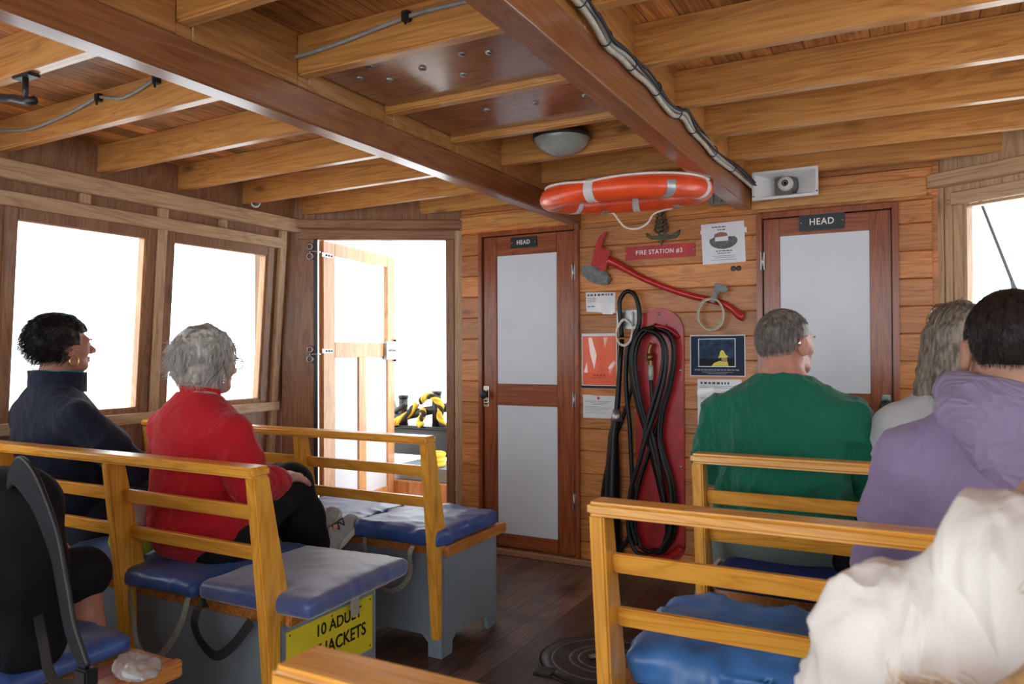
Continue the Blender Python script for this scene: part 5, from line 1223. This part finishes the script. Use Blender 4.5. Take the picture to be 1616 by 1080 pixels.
for sd in (-1,1):
    o,f,dn,heel,toe=shoe(I,sd,M_shoe,M_sole)
    lm=MB(); a=np.cross(f,dn)
    for k in range(4):
        c=I['Lg'][sd][2]+f*(.055+.028*k)-dn*(.030-.006*k); lm.tube([tuple(c-a*.026+dn*.012),tuple(c),tuple(c+a*.026+dn*.012)],.0035,6); lm.tube([tuple(c-a*.026+dn*.012),tuple(c+f*.024),tuple(c+f*.01+a*.026+dn*.012)],.003,6)
    l=lm.build('laces',M_lace,None); l.parent=o
    lm=MB(); c=(heel+toe)/2-dn*.012+a*.040; lm.tube([tuple(c-f*.04-dn*.01),tuple(c),tuple(c+f*.05-dn*.012)],.006,6); l=lm.build('side_stripe',M_lime,None,label='lime green stripe'); l.parent=o
# ---------------- person in navy
I=sitter('person','person with short dark hair and gold hoop earring in a navy fleece by the window',(-3.045,1.82,.505),yaw=-6,hyaw=-3,hpitch=3,s=1.0,w=1.22,dp=1.2,lean=-.06,female=True,
   top=M_navy,bot=M_jean,topfold=.0045,belly=.03,hem=.0,topname='fleece_jacket',top_seed=11,shoulder=1.04,skin=M_skinr,
   arms={-1:((-.31,.04,.27),(-.16,.30,.20),(.5,.8,-.1),(0,.1,1)),1:((.33,.12,.26),(.18,.36,.20),(-.55,.75,-.1),(.1,.1,1))})
hcH=I['hc']+I['M']@np.array((0,-.016,.022)); rad=np.array((.094,.117,.108)); Mm=Matrix(I['M'].tolist()); hv=Vector(I['hc'].tolist())
hair_cap(I['t'],M_hblack,hcH,I['M'],rad,clip_hair(I['hc'],I['M'],front=.040,low=-.085,brow=.050),amp=.008,freq=30,seed=8)
p,n,u=scalp(4200,hcH,I['M'],rad*.99,k_all(-.8,.22,.42),5)
def backswept(P,D,t,g): return D*.8+np.array((0,-.30,-.25))+g.normal(size=P.shape)*.20+np.sin(P*45)*.12
strands('hair_strands',M_hblack,I['t'],p,n*.5+np.array((0,-.3,-.3)),.036,backswept,w_=.0015,seed=6,centre=hcH,rad=rad,M=I['M'])
I['brow']=M_hblack; eyes(I)
for s in (-1,1):
    g_=MB(); c=hl(s*.088,.006,-.066); g_.tube([c+Mm@Vector((0,.017*math.cos(a),.019*math.sin(a))) for a in [2*math.pi*k/20 for k in range(20)]],.0026,8,closed=True); loc_mb(g_,'hoop_earring',M_gold,I)
collar(I,M_navy,.104,.104,.082,-.005,-.006,'collar',seed=3,y0=.012,th=.014)
collar(I,M_teal,.090,.090,.083,-.002,-.004,'collar_lining',seed=3,y0=.014,th=.006).__setitem__('label','teal collar lining')
# ---------------- person in green
I=sitter('person','broad person in a green T-shirt with short grey hair and a hearing aid',(-.405,2.73,.490),yaw=-2,hyaw=-30,hpitch=2,s=1.072,w=1.22,dp=1.3,lean=.02,neck_h=-.042,
   top=M_green,bot=M_olive,topfold=.0105,belly=.03,hem=.125,sleeve='short',topname='t_shirt',top_seed=21,shoulder=1.0,skin=M_skinr,jaw=1.25,hs=1.02,
   arms={-1:((-.250,.08,.25),(-.12,.33,.15),(.5,.8,-.1),(0,.1,1)),1:((.275,.07,.20),(.19,.32,.14),(-.45,.8,-.1),(0,.1,1))},
   legs={-1:((-.20,.44,.06),(-.40,.52,-.34),(-.46,.62,-.42)),1:((.18,.45,.06),(.20,.46,-.36),(.22,.6,-.42))})
grn=I
hcH=I['hc']+I['M']@np.array((0,-.014,.022))*1.02; rad=np.array((.0785,.1005,.0945))*1.02
def clip_short(hc,M,hs=1.0):
    def f(X):
        q=(X-hc)@M/hs; x,y,z=q[...,0],q[...,1],q[...,2]
        face=np.minimum(y-.035,.062-z); side=np.minimum(y-.012,.015-z)
        ear=np.minimum(np.minimum(y+.030,.03-y),.018-z); low=-.058-z-np.clip(y+.04,0,.1)*0
        return np.maximum(np.maximum(face,side),np.maximum(ear,low))
    return f
hair_cap(I['t'],M_hgr2,hcH,I['M'],rad,clip_short(I['hc'],I['M'],1.02),amp=.0012,freq=60,seed=13,fine=.0045)
def k_short(u): return (((u[:,1]<.10)&(u[:,2]>-.05))|((u[:,1]<-.30)&(u[:,2]>-.80))|((u[:,2]>.48)&(u[:,1]<.72)))
p,n,u=scalp(7000,hcH,I['M'],rad*1.0,k_short,9)
def crop(P,D,t,g): return D*.8+np.array((.1,.0,-.55))+g.normal(size=P.shape)*.10
strands('hair_strands',M_hgr2,I['t'],p,n*.45,.014,crop,w_=.0012,seg=3,seed=8,centre=hcH,rad=rad,M=I['M'])
Mm=Matrix(I['M'].tolist()); hv=Vector(I['hc'].tolist()); I['brow']=M_hgr2; eyes(I,hs=1.02)
loc_mb(MB().tube([hl(.078,-.026,.012),hl(.084,-.030,-.002),hl(.082,-.030,-.014)],.0045,8),'hearing_aid',M_chrome,I)
collar(I,M_green,.086,.084,.022,.008,-.012,'neckband',th=.008,seed=5,y0=.004,amp=.002)
for sd in (-1,1): shoe(I,sd,M_whitep,M_sole)
# ---------------- person in lilac
I=sitter('person','person with cropped dark hair in a lilac hooded top at the right edge',(.172,1.845,.512),yaw=0,hyaw=4,hpitch=-8,s=1.03,w=1.08,dp=1.15,lean=-.02,neck_h=-.058,
   top=M_lilac,bot=M_jean,topfold=.0040,hem=-.02,belly=.01,topname='hooded_top',top_seed=31,shoulder=1.02,skin=M_skint,hs=1.03,
   arms={-1:((-.232,.05,.23),(-.14,.28,.14),(.5,.8,-.1),(0,.1,1)),1:((.33,.08,.26),(.18,.33,.17),(-.45,.8,-.1),(0,.1,1))})
lil=I
hcH=I['hc']+I['M']@np.array((0,-.014,.022))*1.03; rad=np.array((.079,.102,.096))*1.03
hair_cap(I['t'],M_hbrown,hcH,I['M'],rad,clip_short(I['hc'],I['M'],1.03),amp=.001,freq=60,seed=17,fine=.0045)
p,n,u=scalp(7000,hcH,I['M'],rad*1.0,k_short,19)
strands('hair_strands',M_hbrown,I['t'],p,n*.6,.010,crop,w_=.0011,seg=3,seed=18,centre=hcH,rad=rad,M=I['M'])
Mm=Matrix(I['M'].tolist()); hv=Vector(I['hc'].tolist()); I['brow']=M_hbrown; eyes(I,hs=1.03)
# hood lying on the back
nk=I['nk0']
hd=[]
for k in range(13):
    a=math.pi*(1.0+k/12)          # behind the neck, left to right
    c=nk+np.array((.094*math.cos(a),.070*math.sin(a)+.012,.020+.024*math.cos(a)**2)); hd.append(P_ell(c,(.034,.028,.030),k=.03))
for k in range(11):
    u_=k/10*2-1; hd.append(P_cap(nk+np.array((u_*.105,-.072,.0)),nk+np.array((u_*.080,-.112,-.135+.10*u_*u_)),.027,.016,.035))
V,Q=sdf_mesh(hd,coarse=.007,grow=.004); V=smooth_v(V,Q,2)
V=folds(V,Q,lambda x,y,z:.007*max(0,1-abs(nz(x*7+z*6,y*7,z*11+x*3,41))*3)+.004*nz(x*16,y*16,z*16,3)-.003*max(0,1-abs(nz(x*10-z*9,y*8,z*9,47))*4))
to_obj(V,Q,'hood',M_lilach,I['t'])
# ---------------- person with long grey hair
I=sitter('person','person with long wavy grey hair and pale top, between green and lilac',(.120,2.72,.517),yaw=0,hyaw=10,hpitch=-4,s=1.0,w=1.08,dp=1.1,lean=-.02,female=True,
   top=M_greyshirt,bot=M_jean,topfold=.004,hem=-.02,topname='pale_top',top_seed=44,shoulder=1.0,neck_h=-.02)
hcH=I['hc']+I['M']@np.array((0,-.016,.022)); rad=np.array((.086,.106,.102)); ex=[P_cap(hcH+np.array((0,-.05,-.02)),hcH+np.array((-.02,-.075,-.17)),.080,.068,.04),P_cap(hcH+np.array((-.05,-.02,-.02)),hcH+np.array((-.09,-.05,-.18)),.055,.040,.04),P_cap(hcH+np.array((.05,-.02,-.02)),hcH+np.array((.06,-.05,-.17)),.055,.040,.04)]
def cl(X,hc=I['hc'],M=I['M']):
    q=(X-hc)@M; return np.minimum(q[...,1]-.045,.05-q[...,2])
hair_cap(I['t'],M_hlong,hcH,I['M'],rad,cl,amp=.008,freq=22,seed=23,extra=ex)
p,n,u=scalp(4600,hcH,I['M'],rad*1.0,k_all(-.5,.3,.4),29)
def longh(P,D,t,g):
    out_=P-(hcH+np.array((0,-.03,0))); out_[:,2]=0; out_/=np.maximum(np.linalg.norm(out_,axis=1),1e-4)[:,None]
    return D*.45+np.array((0,-.05,-.75))+out_*.16+np.sin(P*32+5)*.22+g.normal(size=P.shape)*.09
strands('hair_strands',M_hlong,I['t'],p,n,.235,longh,w_=.0019,seg=11,seed=28,centre=hcH+np.array((0,-.02,-.08)),rad=np.array((.090,.100,.165)),M=I['M'])
Mm=Matrix(I['M'].tolist()); hv=Vector(I['hc'].tolist()); I['brow']=M_hgr2; eyes(I)
g_=MB()
for s in (-1,1): g_.ell(hl(s*.036,.060,.112),(.026,.012,.018),12); g_.tube([hl(s*.06,.05,.112),hl(s*.085,.0,.085),hl(s*.09,-.04,.06)],.0025,6)
loc_mb(g_,'sunglasses',M_chrome,I)
# ---------------- person in white with blond hair (close, right edge)
I=sitter('person','blond person in a creamy white hooded fleece leaning at the lower right corner',(.135,.875,.50),yaw=4,hyaw=-25,hpitch=-12,hroll=12,s=.93,w=1.05,dp=1.1,lean=.0,hoff=(.125,.04,-.07),female=True,
   top=M_whitec,bot=M_jean,topfold=.010,fsm=1,hem=-.02,topname='white_fleece',top_seed=55,shoulder=1.0,neck_h=-.02,hands=True,arms={-1:((-.215,.06,.23),(-.13,.28,.15),(.5,.8,-.1),(0,.1,1))})
wht=I
nk=I['nk0']; hd=[]
for k in range(11):
    a=math.pi*(1.0+k/10); c=nk+np.array((.078*math.cos(a),.065*math.sin(a),.012)); hd.append(P_ell(c,(.032,.030,.032),k=.03))
for k in range(9):
    u_=k/8*2-1; hd.append(P_cap(nk+np.array((u_*.080,-.068,.0)),nk+np.array((u_*.060,-.105,-.15+.09*u_*u_)),.026,.016,.04))
V,Q=sdf_mesh(hd,coarse=.007,grow=.003); V=smooth_v(V,Q,2)
V=folds(V,Q,lambda x,y,z:.012*max(0,1-abs(nz(x*14+z*2,y*7,z*3,61))*3.5)+.003*nz(x*14,y*14,z*9,3))
to_obj(V,Q,'hood',M_whitec,I['t'])
hcH=I['hc']+I['M']@np.array((0,-.014,.022)); rad=np.array((.086,.104,.100))
hair_cap(I['t'],M_hblond,hcH,I['M'],rad,clip_hair(I['hc'],I['M'],front=.05,low=-.085,brow=.05),amp=.006,freq=26,seed=63)
p,n,u=scalp(3800,hcH,I['M'],rad,k_all(-.6,.4,.4),64)
strands('hair_strands',M_hblond,I['t'],p,n,.20,lambda P,D,t,g:D*.5+np.array((-.05,-.10,-.65))+np.sin(P*42+2)*.35+g.normal(size=P.shape)*.08,w_=.0018,seg=10,seed=66,centre=hcH+np.array((0,-.01,-.06)),rad=np.array((.092,.108,.15)),M=I['M'])
eyes(I)
# ---------------- person at far left of whom only a bare knee and shin show
I=sitter('person','person at the left edge, only a bare knee and shin showing behind the backpack',(-2.335,.93,.505),yaw=0,hyaw=0,s=1.0,w=1.0,top=M_short,bot=M_short,botname='shorts',topname='dark_top',hem=-.02,skin=M_skinr,
   legs={-1:((-.15,.44,.06),(-.17,.46,-.36),(-.18,.6,-.43)),1:((.165,.43,.07),(.205,.45,-.36),(.21,.6,-.43))})

I=wht
def wl(p):   # world point into this person's own axes
    q=Vector(p)-I['t'].location; return Matrix.Rotation(-R(4),3,'Z')@q
hb=MB(); cp=spline([wl(p) for p in ((.235,.80,1.14),(.150,.735,1.12),(.108,.705,1.08),(.100,.695,1.04),(.096,.685,.995),(.075,.68,.965),(.045,.675,.942),(.018,.680,.915),(.01,.68,.88))],8)
hb.tube(cp,[.028-.010*(i/len(cp)) for i in range(len(cp))],12)
hb.v=[v+Vector((nz(v.x*40,v.y*40,v.z*40),nz(v.x*40,v.y*40,v.z*40,9),0))*.006 for v in hb.v]
if False: pass
I=wht
o=hb.build('ponytail',M_hblond,None); o.parent=I['t']
pts=np.array([tuple(v) for v in hb.v]); g0=np.random.default_rng(4); sel=g0.integers(0,len(pts),1500)
strands('ponytail_strands',M_hblond,I['t'],pts[sel],np.tile((-.1,-.3,-.5),(1500,1)),.05,lambda P,D,t,g:D*.7+np.sin(P*60)*.6+np.array((-.1,-.05,-.35))+g.normal(size=P.shape)*.15,w_=.0016,seg=7,seed=5)
# ================================================================ BAGS
M_pack=plain('backpack_nylon',(.007,.008,.011),.75,mottle=.4,scale=9,bump=.2,bscale=30,spec=.15); M_mesh=plain('strap_mesh_grey',(.020,.023,.028),.85,bump=.5,bscale=500,spec=.2); M_bind=plain('strap_binding',(.008,.008,.01),.5)
t=thing('backpack','black backpack with grey padded strap standing on the bench at lower left','backpack',(-1.93,1.03,.495))
pr=[P_ell((-.02,.0,.20),(.170,.11,.22),k=.05),P_cap((-.12,0,.06),(.07,0,.06),.085,.085,.05),P_cap((-.08,.01,.37),(.04,.01,.37),.080,.080,.06),P_ell((-.06,.08,.16),(.11,.06,.14),k=.03)]
V,Q=sdf_mesh(pr,coarse=.009); V=smooth_v(V,Q,2); V[:,2]=np.maximum(V[:,2],.002)
V=folds(V,Q,lambda x,y,z:.007*max(0,1-abs(nz(x*9,y*8,z*4,71))*3)+.003*nz(x*15,y*15,z*10,3))
to_obj(V,Q,'pack_body',M_pack,t)
def lstrap(pts,w_,mat,nm,par,up,th=.008,label=None):
    sp=spline(pts,6); P=[];F_=[]
    for i,p in enumerate(sp):
        a=sp[max(0,i-1)]; b=sp[min(len(sp)-1,i+1)]; d=(b-a).normalized(); n=Vector(up); n=(n-d*n.dot(d)).normalized(); s_=d.cross(n)
        ww=w_(i/(len(sp)-1)) if callable(w_) else w_
        for su,sn in ((-1,-1),(1,-1),(1,1),(-1,1)): P.append(p+s_*su*ww/2+n*sn*th/2)
    for i in range(len(sp)-1):
        for k in range(4): F_.append((i*4+k,i*4+(k+1)%4,i*4+4+(k+1)%4,i*4+4+k))
    F_+=[(3,2,1,0),tuple(len(sp)*4-4+k for k in range(4))]
    mb=MB().add(P,F_); o=mb.build(nm,mat,None,.0015,1,label=label); o.parent=par; return o
sw_=lambda u:.030+.040*math.sin(math.pi*min(1,max(0,u*1.05)))**.6
pp=[(.07,-.04,.435),(.16,-.07,.470),(.25,-.085,.435),(.318,-.085,.34),(.345,-.08,.245),(.375,-.08,.155),(.425,-.08,.085)]
st=lstrap(pp,sw_,M_mesh,'shoulder_strap',t,(-.35,-1,.15),.012,'grey padded shoulder strap')
sp=spline(pp,6)
for sg in (-1,1):
    e=[]
    for i,p in enumerate(sp):
        a=sp[max(0,i-1)]; b=sp[min(len(sp)-1,i+1)]; d=(b-a).normalized(); n=Vector((-.35,-1,.15)); n=(n-d*n.dot(d)).normalized(); e.append(p+d.cross(n)*sg*sw_(i/(len(sp)-1))/2)
    o=MB().tube(e,.0055,6).build('binding',M_bind,None); o.parent=st
o=MB().box((.405,-.095,.050),(.445,-.065,.088)).build('buckle',M_bind,None,.004); o.parent=t
lstrap([(.425,-.08,.065),(.33,-.09,.045),(.24,-.06,.10),(.15,-.02,.13)],.020,M_webk,'lower_strap',t,(0,-.4,1),.003)
o=MB().tube(spline([(.075,-.115,.40),(.105,-.13,.30),(.12,-.13,.20),(.12,-.12,.12)],5),.0035,6).build('zip_cord',M_mesh,None,label='pale grey zip cord'); o.parent=t
lstrap([(-.06,-.07,.43),(-.05,-.11,.50),(.02,-.11,.50),(.04,-.07,.43)],.022,M_webk,'grab_handle',t,(0,-1,0),.004)
# crumpled clear bag on the seat end
M_cling=bpy.data.materials.new('cling_film'); M_cling.use_nodes=True; b=M_cling.node_tree.nodes['Principled BSDF']; b.inputs['Transmission Weight'].default_value=.75; b.inputs['Base Color'].default_value=(.85,.85,.85,1); b.inputs['Roughness'].default_value=.12; b.inputs['IOR'].default_value=1.2
V,Q=sdf_mesh([P_ell((-1.655,1.17,.470),(.065,.045,.020),k=.02),P_ell((-1.71,1.19,.468),(.035,.03,.016),k=.02)],coarse=.005)
V=folds(V,Q,lambda x,y,z:.010*abs(nz(x*40,y*40,z*30,5))+.004*nz(x*90,y*90,z*60,2)); V[:,2]=np.maximum(V[:,2],.4482)
V=V-np.array((-1.66,1.17,.449)); t=thing('plastic_bag','crumpled clear plastic bag on the bench end at lower left','bag',(-1.66,1.17,.449)); to_obj(V,Q,'film',M_cling,t)
o=MB().box((-.01,-.025,.012),(.06,-.012,.018)).build('white_slip',M_paper,None,.001); o.parent=t
# bag between the two people on the near left bench
t=thing('cloth_bag','crumpled white and lime green bag between the people in navy and red','bag',(-2.50,1.74,.50))
V,Q=sdf_mesh([P_ell((0,0,.13),(.085,.05,.075),k=.03),P_ell((.03,.0,.17),(.04,.04,.05),k=.02)],coarse=.007); V=folds(V,Q,lambda x,y,z:.014*abs(nz(x*18,y*18,z*18,5))+.005*nz(x*40,y*40,z*40)); to_obj(V,Q,'white_cloth',M_greyshirt,t)
V,Q=sdf_mesh([P_cap((-.05,0,.045),(.06,0,.045),.042,.042,.02)],coarse=.007); V=folds(V,Q,lambda x,y,z:.006*nz(x*25,y*25,z*25,2)); to_obj(V,Q,'green_base',M_lime,t)
# small black bag beside the person in green
t=thing('handbag','small black bag with looped grey cords beside the person in green','bag',(-.165,2.56,.52))
V,Q=sdf_mesh([P_ell((0,0,.09),(.055,.045,.075),k=.03),P_cap((-.03,0,.04),(.03,0,.04),.04,.04,.03)],coarse=.007); V=folds(V,Q,lambda x,y,z:.005*nz(x*22,y*22,z*22,2)); to_obj(V,Q,'pouch',M_pack,t)
for k in range(3):
    o=MB().tube(spline([(-.05+.01*k,-.045,.08),(-.04+.015*k,-.06,.15-.01*k),(.01,-.06,.17-.012*k),(.045,-.055,.12),(.05-.012*k,-.05,.05)],5),.003,6).build('cord',M_mesh,None); o.parent=t
